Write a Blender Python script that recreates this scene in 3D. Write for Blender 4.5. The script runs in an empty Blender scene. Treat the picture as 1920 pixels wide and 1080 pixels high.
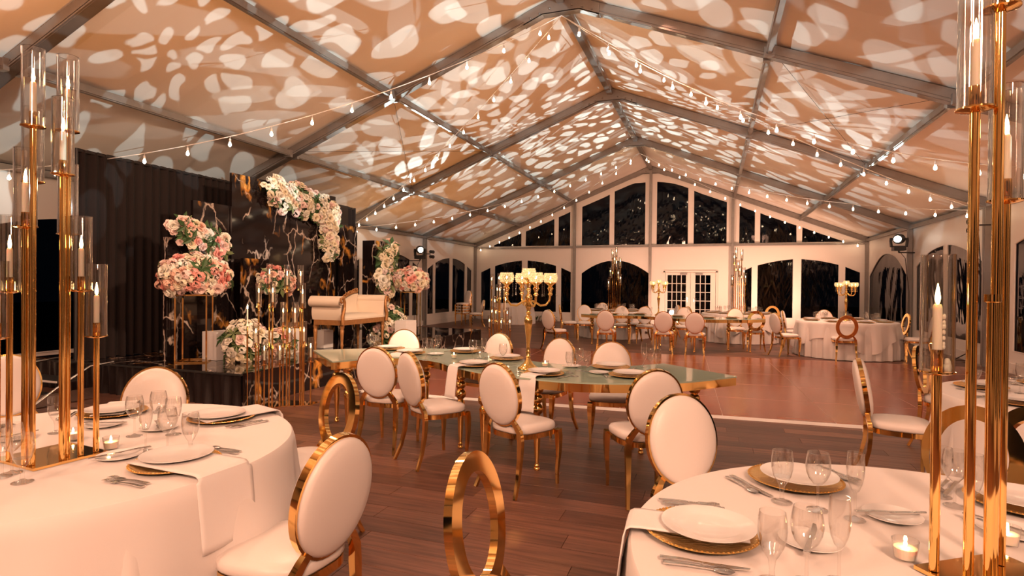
import bpy, math, random
from mathutils import Vector, Matrix
random.seed(7)
PI = math.pi
sc = bpy.context.scene
COL = sc.collection
# ---------------------------------------------------------------- camera
FPX, YAW, PITCH, ROLL = 1072.686, 0.337954, -0.0071508, -0.0091457
CX, CZ = 2.33628, 1.51285
W, HE, HR = 7.33924, 3.07465, 5.97627          # half width, eave, ridge (underside of rafters)
FR = [8.9192 + 4.625 * (k - 1) for k in range(-2, 5)]   # frames F-1..F4 ; F4 = gable
GY = FR[6]
camd = bpy.data.cameras.new('camera'); cam = bpy.data.objects.new('camera', camd); COL.objects.link(cam)
cy, sy, cp, sp, cr, sr = math.cos(YAW), math.sin(YAW), math.cos(PITCH), math.sin(PITCH), math.cos(ROLL), math.sin(ROLL)
R0 = Vector((cy, sy, 0)); Fw = Vector((-sy * cp, cy * cp, sp)); U0 = Vector((sy * sp, -cy * sp, cp))
Rr = R0 * cr - U0 * sr; Ur = R0 * sr + U0 * cr
M = Matrix((Rr, Ur, -Fw)).transposed().to_4x4(); M.translation = (CX, 0, CZ)
cam.matrix_world = M
camd.sensor_width = 36; camd.lens = FPX / 1920 * 36; camd.clip_start = .05; camd.clip_end = 200
sc.camera = cam
def ray(x, y):
    X, Y = x - 960, 540 - y
    return (Fw + Rr * (X / FPX) + Ur * (Y / FPX))
C0 = Vector((CX, 0, CZ))
def PZ(x, y, z=0.): d = ray(x, y); return C0 + d * ((z - CZ) / d.z)
def PX(x, y, X): d = ray(x, y); return C0 + d * ((X - CX) / d.x)
def PY(x, y, Y): d = ray(x, y); return C0 + d * (Y / d.y)
# ---------------------------------------------------------------- world, exposure, lights
sc.view_settings.view_transform = 'Standard'; sc.view_settings.look = 'None'
sc.view_settings.gamma = 1; sc.view_settings.use_curve_mapping = False
sc.view_settings.exposure = 0.28
sc.cycles.max_bounces = 8; sc.cycles.diffuse_bounces = 3; sc.cycles.glossy_bounces = 4
sc.cycles.transparent_max_bounces = 24; sc.cycles.transmission_bounces = 6
sc.cycles.caustics_reflective = False; sc.cycles.caustics_refractive = False
sc.cycles.sample_clamp_indirect = 4; sc.cycles.use_denoising = True; sc.cycles.use_adaptive_sampling = True; sc.cycles.adaptive_threshold = .02
wd = bpy.data.worlds.new('night'); sc.world = wd; wd.use_nodes = True
wd.node_tree.nodes['Background'].inputs[0].default_value = (.012, .018, .03, 1)
wd.node_tree.nodes['Background'].inputs[1].default_value = .12

def light(name, kind, loc, energy, color, aim=None, **kw):
    d = bpy.data.lights.new(name, kind); d.energy = energy; d.color = color
    for k, v in kw.items(): setattr(d, k, v)
    o = bpy.data.objects.new(name, d); COL.objects.link(o); o.location = loc
    if aim is not None: o.rotation_euler = (Vector(aim) - Vector(loc)).to_track_quat('-Z', 'Y').to_euler()
    return o
AMB = (1, .36, .05); PINK = (1, .38, .17); WARM = (1, .54, .35)
# uplights without fixtures, added low in the tent to colour the roof
for (x, y, e, c) in [(-4.6, .6, 400, AMB), (-3.2, 3.9, 230, AMB), (-6.3, 9.0, 90, AMB), (-5.0, 14.2, 190, AMB), (-5.6, 19.0, 100, PINK),
                     (5.2, .2, 60, PINK), (5.9, 6.9, 60, PINK), (5.9, 11.4, 130, PINK), (6.2, 16.0, 90, PINK), (6.0, 20.3, 50, PINK), (-.6, 9.6, 230, AMB), (2.6, 14.9, 120, PINK), (-1.0, -2.6, 190, AMB)]:
    light('uplight', 'SPOT', (x, y, .35), e * .84, c, (x * .75, y + .3, 5.6), spot_size=1.75 if y < 4 else 2.5, spot_blend=1, shadow_soft_size=.12)
# warm area fills, unseen, added over and behind the camera
for (x, y, z, e, c) in [(4.2, -2.6, 3.7, 255, WARM), (-.8, -3.0, 4.6, 165, WARM), (-4.2, 1.6, 3.8, 60, WARM)]:
    light('area_fill', 'AREA', (x, y, z), e, c, (x * .1, 6.5, .3), shape='DISK', size=1.0)
light('stage_spot', 'SPOT', (3.2, 4.4, 4.2), 1500, (1, .64, .42), (-4.2, 8.2, 1.2), spot_size=.95, spot_blend=.6, shadow_soft_size=.15)  # spot without a fixture, aimed at the stage
light('fill_spot', 'SPOT', (1.5, 8.9, 5.4), 650, (1, .45, .28), (2.6, 10.2, 0), spot_size=1.9, spot_blend=.8, shadow_soft_size=.2)  # fixtureless spot added to brighten the dance floor
for x, y in ((-4.2, 20.6), (4.6, 20.4), (.6, 19.0)):
    light('gable_fill', 'SPOT', (x, y, .3), 500, (1, .52, .34), (x * .9, GY, 2.3), spot_size=2.2, spot_blend=1, shadow_soft_size=.1)  # unseen spots added to brighten the gable wall

def gobo(loc, aim, energy, scale, color, size=1.9, seed=0, soft=.012):
    o = light('pattern_projector_beam', 'SPOT', loc, energy, color, aim, spot_size=size, spot_blend=.6, shadow_soft_size=soft)
    d = o.data; d.use_nodes = True; nt = d.node_tree; N = nt.nodes; L = nt.links
    em = N['Emission']
    tc = N.new('ShaderNodeTexCoord'); sep = N.new('ShaderNodeSeparateXYZ'); L.new(tc.outputs['Normal'], sep.inputs[0])
    def m(op, a, b=None):
        n = N.new('ShaderNodeMath'); n.operation = op
        for i, v in enumerate((a, b)):
            if v is None: continue
            if isinstance(v, (int, float)): n.inputs[i].default_value = v
            else: L.new(v, n.inputs[i])
        return n.outputs[0]
    u = m('DIVIDE', sep.outputs[0], sep.outputs[2]); v = m('DIVIDE', sep.outputs[1], sep.outputs[2])
    r = m('SQRT', m('ADD', m('ADD', m('MULTIPLY', u, u), m('MULTIPLY', v, v)), .0004))
    k = m('MULTIPLY', m('POWER', r, -.46), scale)
    cb = N.new('ShaderNodeCombineXYZ'); L.new(m('MULTIPLY', u, k), cb.inputs[0]); L.new(m('MULTIPLY', v, k), cb.inputs[1]); cb.inputs[2].default_value = seed
    nz = N.new('ShaderNodeTexNoise'); nz.inputs['Scale'].default_value = 1.3; nz.inputs['Detail'].default_value = 0
    L.new(cb.outputs[0], nz.inputs['Vector'])
    vm = N.new('ShaderNodeVectorMath'); vm.operation = 'MULTIPLY_ADD'
    L.new(nz.outputs['Color'], vm.inputs[0]); vm.inputs[1].default_value = (.75, .75, 0); L.new(cb.outputs[0], vm.inputs[2])
    vo = N.new('ShaderNodeTexVoronoi'); vo.voronoi_dimensions = '2D'; vo.inputs['Scale'].default_value = 1; vo.inputs['Randomness'].default_value = .8
    L.new(vm.outputs[0], vo.inputs['Vector'])
    ve = N.new('ShaderNodeTexVoronoi'); ve.voronoi_dimensions = '2D'; ve.feature = 'DISTANCE_TO_EDGE'; ve.inputs['Scale'].default_value = 1; ve.inputs['Randomness'].default_value = .8
    L.new(vm.outputs[0], ve.inputs['Vector'])
    comb = m('MINIMUM', m('SUBTRACT', ve.outputs['Distance'], .095), m('SUBTRACT', .345, vo.outputs['Distance']))
    mr = N.new('ShaderNodeMapRange'); L.new(comb, mr.inputs[0])
    mr.inputs[1].default_value = -.012; mr.inputs[2].default_value = .018; mr.inputs[3].default_value = 0; mr.inputs[4].default_value = 1
    sh = N.new('ShaderNodeMapRange'); L.new(v, sh.inputs[0]); sh.inputs[1].default_value = .16; sh.inputs[2].default_value = .26; sh.inputs[3].default_value = 1; sh.inputs[4].default_value = 0
    s2 = N.new('ShaderNodeMapRange'); L.new(v, s2.inputs[0]); s2.inputs[1].default_value = -.36; s2.inputs[2].default_value = -.26; s2.inputs[3].default_value = 0; s2.inputs[4].default_value = 1
    L.new(m('MULTIPLY', m('MULTIPLY', mr.outputs[0], sh.outputs[0]), s2.outputs[0]), em.inputs['Strength'])   # mask added to trim the low and high parts of the beam
    return o
GC = (.80, 1, 1)
gobo((6.6, 17.3, 1.9), (-2.0, 13.2, 5.2), 3100, 14, GC, 1.9, .0)
gobo((-6.6, 17.3, 1.9), (2.1, 13.0, 5.2), 2900, 14, GC, 1.9, 3.1)
gobo((6.6, 2.6, 1.9), (-3.6, 5.4, 4.3), 3000, 10.5, GC, 1.6, 5.3)
gobo((-6.4, 2.6, 2.1), (4.2, 5.0, 4.3), 2100, 10.5, GC, 1.6, 8.7)
light('fill_spot', 'SPOT', (4.5, 13.5, 3.9), 450, (1, .5, .32), (2.2, 15.5, 0.2), spot_size=2.2, spot_blend=.8, shadow_soft_size=.2)  # fixtureless spot added over the far tables
light('fill_spot', 'SPOT', (-1.5, 4.5, 4.6), 260, (1, .5, .32), (.5, 4.9, 0.2), spot_size=2.0, spot_blend=.8, shadow_soft_size=.2)  # fixtureless spot added over the near glass table
# ---------------------------------------------------------------- materials
MAT = {}
def nodes(name):
    m = bpy.data.materials.new(name); m.use_nodes = True; MAT[name] = m
    return m, m.node_tree.nodes, m.node_tree.links, m.node_tree.nodes['Principled BSDF']
def pbr(name, col, rough=.5, metal=0., noise=None, bump=None, **kw):
    m, N, L, b = nodes(name)
    b.inputs['Base Color'].default_value = (*col, 1); b.inputs['Roughness'].default_value = rough; b.inputs['Metallic'].default_value = metal
    for k, v in kw.items():
        b.inputs[k.replace('_', ' ')].default_value = v
    if noise or bump: tc = N.new('ShaderNodeTexCoord')
    if noise:
        s, amt = noise
        nz = N.new('ShaderNodeTexNoise'); nz.inputs['Scale'].default_value = s; nz.inputs['Detail'].default_value = 3; L.new(tc.outputs['Object'], nz.inputs['Vector'])
        mx = N.new('ShaderNodeMix'); mx.data_type = 'RGBA'; L.new(nz.outputs['Fac'], mx.inputs[0])
        mx.inputs[6].default_value = (*[c * (1 - amt) for c in col], 1); mx.inputs[7].default_value = (*[min(1, c * (1 + amt)) for c in col], 1)
        L.new(mx.outputs[2], b.inputs['Base Color'])
    if bump:
        s, st = bump[:2]
        nz = N.new('ShaderNodeTexNoise'); nz.inputs['Scale'].default_value = s; nz.inputs['Detail'].default_value = 3
        mp = N.new('ShaderNodeMapping'); L.new(tc.outputs['Object'], mp.inputs[0]); L.new(mp.outputs[0], nz.inputs['Vector'])
        if len(bump) > 2: mp.inputs['Scale'].default_value = bump[2]
        bp = N.new('ShaderNodeBump'); bp.inputs['Strength'].default_value = st; bp.inputs['Distance'].default_value = .02
        L.new(nz.outputs['Fac'], bp.inputs['Height']); L.new(bp.outputs[0], b.inputs['Normal'])
    return m
def thin(name, tint, ior=1.45, rough=.02, alpha=1., boost=1.):
    m = bpy.data.materials.new(name); m.use_nodes = True; MAT[name] = m
    N, L = m.node_tree.nodes, m.node_tree.links; N.clear()
    out = N.new('ShaderNodeOutputMaterial'); mix = N.new('ShaderNodeMixShader'); tr = N.new('ShaderNodeBsdfTransparent'); gl = N.new('ShaderNodeBsdfGlossy')
    lw = N.new('ShaderNodeLayerWeight'); pw = N.new('ShaderNodeMath'); pw.operation = 'POWER'; L.new(lw.outputs['Facing'], pw.inputs[0]); pw.inputs[1].default_value = 3.0
    ma = N.new('ShaderNodeMath'); ma.operation = 'MULTIPLY_ADD'; L.new(pw.outputs[0], ma.inputs[0]); ma.inputs[1].default_value = .9; ma.inputs[2].default_value = .075 if name == 'glass' else .06; lw = ma
    tr.inputs[0].default_value = (*tint, 1); gl.inputs['Roughness'].default_value = rough
    mu = N.new('ShaderNodeMath'); mu.operation = 'MULTIPLY'; mu.use_clamp = True; mu.inputs[1].default_value = boost; L.new(lw.outputs[0], mu.inputs[0])
    L.new(mu.outputs[0], mix.inputs[0]); L.new(tr.outputs[0], mix.inputs[1]); L.new(gl.outputs[0], mix.inputs[2]); L.new(mix.outputs[0], out.inputs[0])
    return m
def emis(name, col, s):
    m, N, L, b = nodes(name); b.inputs['Base Color'].default_value = (0, 0, 0, 1)
    b.inputs['Emission Color'].default_value = (*col, 1); b.inputs['Emission Strength'].default_value = s; return m
pbr('roof_fabric', (.83, .76, .69), .75, bump=(1.6, .25, (1, .35, 1)))
pbr('vinyl', (.84, .78, .73), .45, bump=(2.2, .35, (1, 1, .5)))
pbr('aluminium', (.30, .275, .26), .42, .75, noise=(5, .18), bump=(60, .05))
pbr('dark_steel', (.05, .045, .045), .4, .6)
pbr('gold', (1, .62, .22), .07, 1)
pbr('yellow_gold', (1, .66, .22), .12, 1)
pbr('leather', (.86, .80, .76), .38, bump=(90, .04))
pbr('cloth', (.84, .79, .76), .9, bump=(300, .03), Sheen_Weight=.2)
pbr('napkin_cloth', (.88, .84, .82), .9, bump=(200, .05))
pbr('porcelain', (.88, .86, .84), .12)
pbr('silver', (.72, .70, .68), .18, 1, bump=(120, .15))
pbr('charger_gold', (.92, .58, .2), .25, .9, bump=(90, .2))
pbr('wax', (.93, .86, .72), .5, Subsurface_Weight=.25)
pbr('black_velvet', (.012, .006, .005), .95, bump=(40, .1, (1, 1, .1)))
pbr('black_satin', (.012, .008, .008), .35)
pbr('black_plastic', (.02, .02, .02), .45)
pbr('door_paint', (.80, .74, .68), .4)
pbr('white_board', (.85, .82, .80), .5)
pbr('seam_metal', (.55, .42, .36), .4, .3)
pbr('white_trim', (.80, .77, .74), .45)
pbr('cream_fabric', (.80, .68, .55), .85, bump=(150, .08))
pbr('carved_wood', (.42, .20, .07), .35, .35, noise=(18, .3), bump=(60, .3))
pbr('leaf', (.05, .11, .035), .5, noise=(6, .4))
pbr('leaf_pale', (.16, .20, .08), .5, noise=(6, .3))
pbr('stem', (.08, .13, .04), .6)
pbr('cream_petal', (.92, .82, .62), .7); pbr('ivory_petal', (.93, .89, .78), .7)
pbr('blush_petal', (.90, .58, .45), .7); pbr('pink_petal', (.86, .38, .32), .7); pbr('pale_pink_petal', (.90, .68, .62), .7)
pbr('gold_leaf', (.85, .5, .06), .5, .2)
pbr('bark', (.12, .07, .04), .9, bump=(8, .8, (1, 1, .2)))
pbr('dry_frond', (.20, .12, .06), .9)
pbr('cable', (.75, .70, .66), .6); pbr('black_cable', (.02, .02, .02), .6)
pbr('subfloor', (.05, .03, .022), .8)
pbr('ground', (.01, .012, .01), .9)
thin('glass', (.989, .986, .98), 1.45, .02, boost=1.0)
thin('tube_glass', (.985, .975, .96), 1.5, .02, boost=2.3)
thin('pane', (.30, .30, .32), 1.5, .03, boost=.55)
emis('bulb_glow', (1, .70, .42), 36); emis('flame', (1, .62, .25), 60); emis('lens_glow', (1, .85, .65), 22); emis('tealight_glow', (1, .62, .28), 9)
thin('bulb_glass', (1, .95, .88), 1.45, .02)
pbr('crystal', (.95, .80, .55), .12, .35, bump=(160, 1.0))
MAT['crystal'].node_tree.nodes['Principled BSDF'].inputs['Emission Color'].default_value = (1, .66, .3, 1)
MAT['crystal'].node_tree.nodes['Principled BSDF'].inputs['Emission Strength'].default_value = .45  # candle glow of the cups put into the crystal as emission
pbr('green_glass', (.40, .52, .42), .07, IOR=1.6)

def plank_mat():
    m, N, L, b = nodes('floor_plank'); tc = N.new('ShaderNodeTexCoord'); ge = N.new('ShaderNodeNewGeometry'); oi = N.new('ShaderNodeObjectInfo')
    ad = N.new('ShaderNodeMath'); ad.operation = 'ADD'; L.new(ge.outputs['Random Per Island'], ad.inputs[0]); L.new(oi.outputs['Random'], ad.inputs[1])
    fr = N.new('ShaderNodeMath'); fr.operation = 'FRACT'; L.new(ad.outputs[0], fr.inputs[0])
    cr_ = N.new('ShaderNodeValToRGB'); L.new(fr.outputs[0], cr_.inputs[0])
    e = cr_.color_ramp.elements; e[0].color = (.092, .037, .024, 1); e[1].color = (.215, .098, .064, 1)
    mp = N.new('ShaderNodeMapping'); mp.inputs['Scale'].default_value = (1.6, 34, 1); L.new(ge.outputs['Position'], mp.inputs[0])
    nz = N.new('ShaderNodeTexNoise'); nz.inputs['Scale'].default_value = 1; nz.inputs['Detail'].default_value = 6; nz.inputs['Roughness'].default_value = .7; L.new(mp.outputs[0], nz.inputs['Vector'])
    rm = N.new('ShaderNodeMapRange'); L.new(nz.outputs['Fac'], rm.inputs[0]); rm.inputs[1].default_value = .3; rm.inputs[2].default_value = .7; rm.inputs[3].default_value = .38; rm.inputs[4].default_value = 1.45
    mx = N.new('ShaderNodeMix'); mx.data_type = 'RGBA'; mx.blend_type = 'MULTIPLY'; mx.inputs[0].default_value = 1
    L.new(cr_.outputs[0], mx.inputs[6]); L.new(rm.outputs[0], mx.inputs[7]); L.new(mx.outputs[2], b.inputs['Base Color'])
    b.inputs['Roughness'].default_value = .42
    bp = N.new('ShaderNodeBump'); bp.inputs['Strength'].default_value = .12; bp.inputs['Distance'].default_value = .004; L.new(nz.outputs['Fac'], bp.inputs['Height']); L.new(bp.outputs[0], b.inputs['Normal'])
plank_mat()
def parquet_mat():
    m, N, L, b = nodes('parquet'); tc = N.new('ShaderNodeTexCoord'); oi = N.new('ShaderNodeObjectInfo')
    br = N.new('ShaderNodeTexBrick'); L.new(tc.outputs['Object'], br.inputs['Vector']); br.inputs['Scale'].default_value = 1
    br.inputs['Color1'].default_value = (.42, .115, .05, 1); br.inputs['Color2'].default_value = (.33, .088, .038, 1); br.inputs['Mortar'].default_value = (.15, .045, .02, 1)
    br.inputs['Mortar Size'].default_value = .0015; br.inputs['Brick Width'].default_value = .58; br.inputs['Row Height'].default_value = .075
    nz = N.new('ShaderNodeTexNoise'); nz.inputs['Scale'].default_value = 3; mp = N.new('ShaderNodeMapping'); mp.inputs['Scale'].default_value = (1, 14, 1)
    L.new(tc.outputs['Object'], mp.inputs[0]); L.new(mp.outputs[0], nz.inputs['Vector'])
    mx = N.new('ShaderNodeMix'); mx.data_type = 'RGBA'; mx.blend_type = 'MULTIPLY'; mx.inputs[0].default_value = .45
    L.new(br.outputs['Color'], mx.inputs[6]); L.new(nz.outputs['Color'], mx.inputs[7]); L.new(mx.outputs[2], b.inputs['Base Color']); b.inputs['Roughness'].default_value = .19
parquet_mat()
def marble_mat():
    m, N, L, b = nodes('black_marble'); tc = N.new('ShaderNodeTexCoord'); ge = N.new('ShaderNodeNewGeometry')
    def vein(scale, width, off, dist, lo, hi):
        mp = N.new('ShaderNodeMapping'); mp.inputs['Location'].default_value = (off, off * .7, off * 1.3); mp.inputs['Scale'].default_value = (1, 1, .6); L.new(ge.outputs['Position'], mp.inputs[0])
        nz = N.new('ShaderNodeTexNoise'); nz.inputs['Scale'].default_value = 3.2; nz.inputs['Detail'].default_value = 5; L.new(mp.outputs[0], nz.inputs['Vector'])
        va = N.new('ShaderNodeVectorMath'); va.operation = 'MULTIPLY_ADD'; L.new(nz.outputs['Color'], va.inputs[0]); va.inputs[1].default_value = (dist,) * 3; L.new(mp.outputs[0], va.inputs[2])
        vo = N.new('ShaderNodeTexVoronoi'); vo.feature = 'DISTANCE_TO_EDGE'; vo.inputs['Scale'].default_value = scale; L.new(va.outputs[0], vo.inputs['Vector'])
        r = N.new('ShaderNodeMapRange'); L.new(vo.outputs['Distance'], r.inputs[0]); r.inputs[1].default_value = 0; r.inputs[2].default_value = width; r.inputs[3].default_value = 1; r.inputs[4].default_value = 0
        mk = N.new('ShaderNodeTexNoise'); mk.inputs['Scale'].default_value = 2.3; mk.inputs['Detail'].default_value = 3; L.new(mp.outputs[0], mk.inputs['Vector'])
        mr = N.new('ShaderNodeMapRange'); L.new(mk.outputs['Fac'], mr.inputs[0]); mr.inputs[1].default_value = lo; mr.inputs[2].default_value = hi
        mu = N.new('ShaderNodeMath'); mu.operation = 'MULTIPLY'; L.new(r.outputs[0], mu.inputs[0]); L.new(mr.outputs[0], mu.inputs[1]); return mu.outputs[0]
    base = (.012, .008, .008, 1)
    m1 = N.new('ShaderNodeMix'); m1.data_type = 'RGBA'; m1.inputs[6].default_value = base; m1.inputs[7].default_value = (.62, .50, .42, 1); L.new(vein(2.2, .030, 3.3, .42, .42, .52), m1.inputs[0])
    m2 = N.new('ShaderNodeMix'); m2.data_type = 'RGBA'; L.new(m1.outputs[2], m2.inputs[6]); m2.inputs[7].default_value = (.80, .34, .06, 1); L.new(vein(1.3, .050, 9.1, .6, .53, .63), m2.inputs[0])
    L.new(m2.outputs[2], b.inputs['Base Color']); b.inputs['Roughness'].default_value = .06
marble_mat()
# ---------------------------------------------------------------- mesh helpers
class MB:
    def __init__(s): s.v = []; s.f = []
    def add(s, vs, fs):
        o = len(s.v); s.v += [tuple(v) for v in vs]; s.f += [tuple(i + o for i in f) for f in fs]; return s
    def box(s, c, d, rz=0, taper=None):
        x, y, z = d[0] / 2, d[1] / 2, d[2] / 2; vs = []
        for k, (a, b, e) in enumerate([(-1, -1, -1), (1, -1, -1), (1, 1, -1), (-1, 1, -1), (-1, -1, 1), (1, -1, 1), (1, 1, 1), (-1, 1, 1)]):
            px, py = a * x, b * y
            if taper and e > 0: px, py = px * taper, py * taper
            vs.append((c[0] + px * math.cos(rz) - py * math.sin(rz), c[1] + px * math.sin(rz) + py * math.cos(rz), c[2] + e * z))
        return s.add(vs, [(0, 3, 2, 1), (4, 5, 6, 7), (0, 1, 5, 4), (1, 2, 6, 5), (2, 3, 7, 6), (3, 0, 4, 7)])
    def lathe(s, prof, n=24, c=(0, 0, 0), cap=True):
        vs, fs = [], []
        for r, z in prof:
            for i in range(n): a = 2 * PI * i / n; vs.append((c[0] + r * math.cos(a), c[1] + r * math.sin(a), c[2] + z))
        m = len(prof)
        for j in range(m - 1):
            for i in range(n): k = (i + 1) % n; fs.append((j * n + i, j * n + k, (j + 1) * n + k, (j + 1) * n + i))
        if cap: fs.append(tuple(range(n - 1, -1, -1))); fs.append(tuple((m - 1) * n + i for i in range(n)))
        return s.add(vs, fs)
    def tube(s, pts, rad, n=8, rect=None, closed=False, up=None):
        P = [Vector(p) for p in pts]; vs, fs = [], []; m = len(P); pu = None
        for i, p in enumerate(P):
            a = P[(i - 1) % m] if (closed or i) else P[0]; b = P[(i + 1) % m] if (closed or i < m - 1) else P[-1]
            t = (b - a).normalized()
            if up is not None: u = Vector(up)
            else: u = pu if pu is not None else (Vector((0, 0, 1)) if abs(t.z) < .9 else Vector((0, 1, 0)))
            x = t.cross(u).normalized(); u = x.cross(t).normalized(); pu = u
            r = rad[i] if isinstance(rad, (list, tuple)) else rad
            if rect:
                w, h = rect[i] if isinstance(rect[0], (list, tuple)) else rect
                for e, g in ((-1, -1), (1, -1), (1, 1), (-1, 1)): vs.append(p + x * e * w / 2 + u * g * h / 2)
            else:
                for k in range(n): q = 2 * PI * k / n; vs.append(p + (x * math.cos(q) + u * math.sin(q)) * r)
        k = 4 if rect else n
        for i in range(m if closed else m - 1):
            j = (i + 1) % m
            for q in range(k): w_ = (q + 1) % k; fs.append((i * k + q, i * k + w_, j * k + w_, j * k + q))
        if not closed: fs.append(tuple(range(k - 1, -1, -1))); fs.append(tuple((m - 1) * k + q for q in range(k)))
        return s.add(vs, fs)
    def prism(s, poly, z0, z1):
        n = len(poly); vs = [(x, y, z0) for x, y in poly] + [(x, y, z1) for x, y in poly]
        return s.add(vs, [tuple(range(n - 1, -1, -1)), tuple(range(n, 2 * n))] + [(i, (i + 1) % n, n + (i + 1) % n, n + i) for i in range(n)])
    def sphere(s, c, r, n=10, m=6, sc_=(1, 1, 1)):
        vs = [(c[0], c[1], c[2] - r * sc_[2])]; fs = []
        for j in range(1, m):
            a = PI * j / m
            for i in range(n): b = 2 * PI * i / n; vs.append((c[0] + r * sc_[0] * math.sin(a) * math.cos(b), c[1] + r * sc_[1] * math.sin(a) * math.sin(b), c[2] - r * sc_[2] * math.cos(a)))
        vs.append((c[0], c[1], c[2] + r * sc_[2])); T = len(vs) - 1
        for i in range(n): k = (i + 1) % n; fs.append((0, 1 + k, 1 + i)); fs.append((T, T - n + i, T - n + k))
        for j in range(m - 2):
            for i in range(n): k = (i + 1) % n; fs.append((1 + j * n + i, 1 + j * n + k, 1 + (j + 1) * n + k, 1 + (j + 1) * n + i))
        return s.add(vs, fs)
    def grid(s, fn, nu, nv, closed=False):
        vs = [fn(i / nu, j / nv) for j in range(nv + 1) for i in range(nu + (0 if closed else 1))]; c = nu if closed else nu + 1; fs = []
        for j in range(nv):
            for i in range(nu): k = (i + 1) % c; fs.append((j * c + i, j * c + k, (j + 1) * c + k, (j + 1) * c + i))
        return s.add(vs, fs)
    def xf(s, Mx): s.v = [tuple(Mx @ Vector(v)) for v in s.v]; return s
    def me(s, name, mat, sharp=40):
        me = bpy.data.meshes.new(name); me.from_pydata(s.v, [], s.f)
        if mat: me.materials.append(MAT[mat])
        if sharp:
            me.polygons.foreach_set('use_smooth', [True] * len(me.polygons)); me.set_sharp_from_angle(angle=math.radians(sharp))
        me.update(); return me
def mobj(name, me, parent=None, loc=None, rot=None, scale=None):
    o = bpy.data.objects.new(name, me); COL.objects.link(o); o.parent = parent
    if loc is not None: o.location = loc
    if rot is not None: o.rotation_euler = rot
    if scale is not None: o.scale = scale if hasattr(scale, '__len__') else (scale,) * 3
    return o
def ob(name, mb, mat, parent=None, sharp=40, **kw): return mobj(name, mb.me(name, mat, sharp), parent, **kw)
def tag(o, label, cat, group=None):
    o['label'] = label; o['category'] = cat
    if group: o['group'] = group
    return o
def thing(name, label, cat, loc=(0, 0, 0), rz=0, group=None):
    o = bpy.data.objects.new(name, None); COL.objects.link(o); o.location = loc; o.rotation_euler = (0, 0, rz)
    return tag(o, label, cat, group)
def struct(o): o['kind'] = 'structure'; return o
KIDS = {}
def kids(o): return [c for c in o.children]
def dup(root, loc, rz=0, label=None, group=None, tree=None):
    tree = tree or TREE[root.name]
    r = root.copy(); COL.objects.link(r); r.location = loc; r.rotation_euler = (0, 0, rz)
    if label: r['label'] = label
    if group: r['group'] = group
    for ch, gs in tree:
        c = ch.copy(); COL.objects.link(c); c.parent = r
        for g in gs: d = g.copy(); COL.objects.link(d); d.parent = c
    return r
TREE = {}
def learn(root):
    TREE[root.name] = [(c, list(c.children)) for c in root.children]; return root
used = set()
def place(proto, loc, rz, label, group=None):
    if proto.name not in used:
        used.add(proto.name); proto.location = loc; proto.rotation_euler = (0, 0, rz); proto['label'] = label
        if group: proto['group'] = group
        return proto
    return dup(proto, loc, rz, label, group)
# ---------------------------------------------------------------- roof, rafters, purlins
def roof_z(x): return HE + (HR - HE) * (1 - abs(x) / W)
TH = math.atan2(HR - HE, W)
NZ = .17            # rafter depth above its underside
ceil = bpy.data.objects.new('ceiling', None); COL.objects.link(ceil); struct(ceil)
for k in range(6):
    for s in (-1, 1):
        y0, y1 = FR[k], FR[k + 1]
        def fn(u, v, s=s, y0=y0, y1=y1):
            x = (W + .12) * (1 - u); z = HE + NZ + .02 + (HR - HE) * (1 - x / W)
            sag = -.035 * math.sin(PI * v) * math.sin(PI * min(1, u * 1.0)) + .006 * math.sin(v * 37 + u * 5)
            return (s * x, y0 + (y1 - y0) * v, z + sag)
        ob('roof_fabric', MB().grid(fn, 14, 12), 'roof_fabric', ceil, sharp=None)
n_tr = [0]
def trim(mb, mat='aluminium'):
    n_tr[0] += 1; o = ob('trim_%d' % n_tr[0], mb, mat, sharp=30); return struct(o)
for k, y in enumerate(FR):
    for s in (-1, 1):
        mb = MB()
        a = Vector((s * W, y, HE + NZ / 2)); b = Vector((s * .35, y, roof_z(.35) + NZ / 2))
        up = Vector((0, 1, 0))
        mb.tube([a, b], 0, rect=(NZ, .11), up=(0, 1, 0))
        mb.tube([a + Vector((0, 0, -NZ / 2 + .008)), b + Vector((0, 0, -NZ / 2 + .008))], 0, rect=(.016, .15), up=(0, 1, 0))   # lower flange
        mb.tube([a + Vector((0, 0, -NZ / 2 + .05)), b + Vector((0, 0, -NZ / 2 + .05))], 0, rect=(.012, .13), up=(0, 1, 0))
        trim(mb)
    # ridge knuckle with plates and bolts
    mb = MB(); zc = roof_z(.45)
    poly = [(-.62, roof_z(.62) - .02), (-.3, HR - .13), (.3, HR - .13), (.62, roof_z(.62) - .02), (.62, roof_z(.62) + NZ), (0, HR + NZ), (-.62, roof_z(.62) + NZ)]
    for dy in (-.07, .055):
        vs = [(x, y + dy, z) for x, z in poly] + [(x, y + dy + .015, z) for x, z in poly]; n = len(poly)
        mb.add(vs, [tuple(range(n)), tuple(range(2 * n - 1, n - 1, -1))] + [(i, n + i, n + (i + 1) % n, (i + 1) % n) for i in range(n)])
    mb.box((0, y, HR - .125), (.6, .14, .02))
    for s in (-1, 1): mb.tube([(s * .3, y, HR - .125), (s * .62, y, roof_z(.62) - .01)], 0, rect=(.02, .14), up=(0, 1, 0))
    for bx in (-.5, -.35, -.18, .18, .35, .5): mb.sphere((bx, y - .078, HR - .02 - abs(bx) * .35 + .03), .018, 8, 5)
    trim(mb)
    for s in (-1, 1):   # eave post with foot plate
        if k == 6: continue
        mb = MB().box((s * W, y, (HE + .1) / 2), (.10, .14, HE + .1)); mb.box((s * (W - .055), y, (HE) / 2), (.012, .05, HE)); mb.box((s * W, y, .01), (.3, .3, .02))
        trim(mb)
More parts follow.
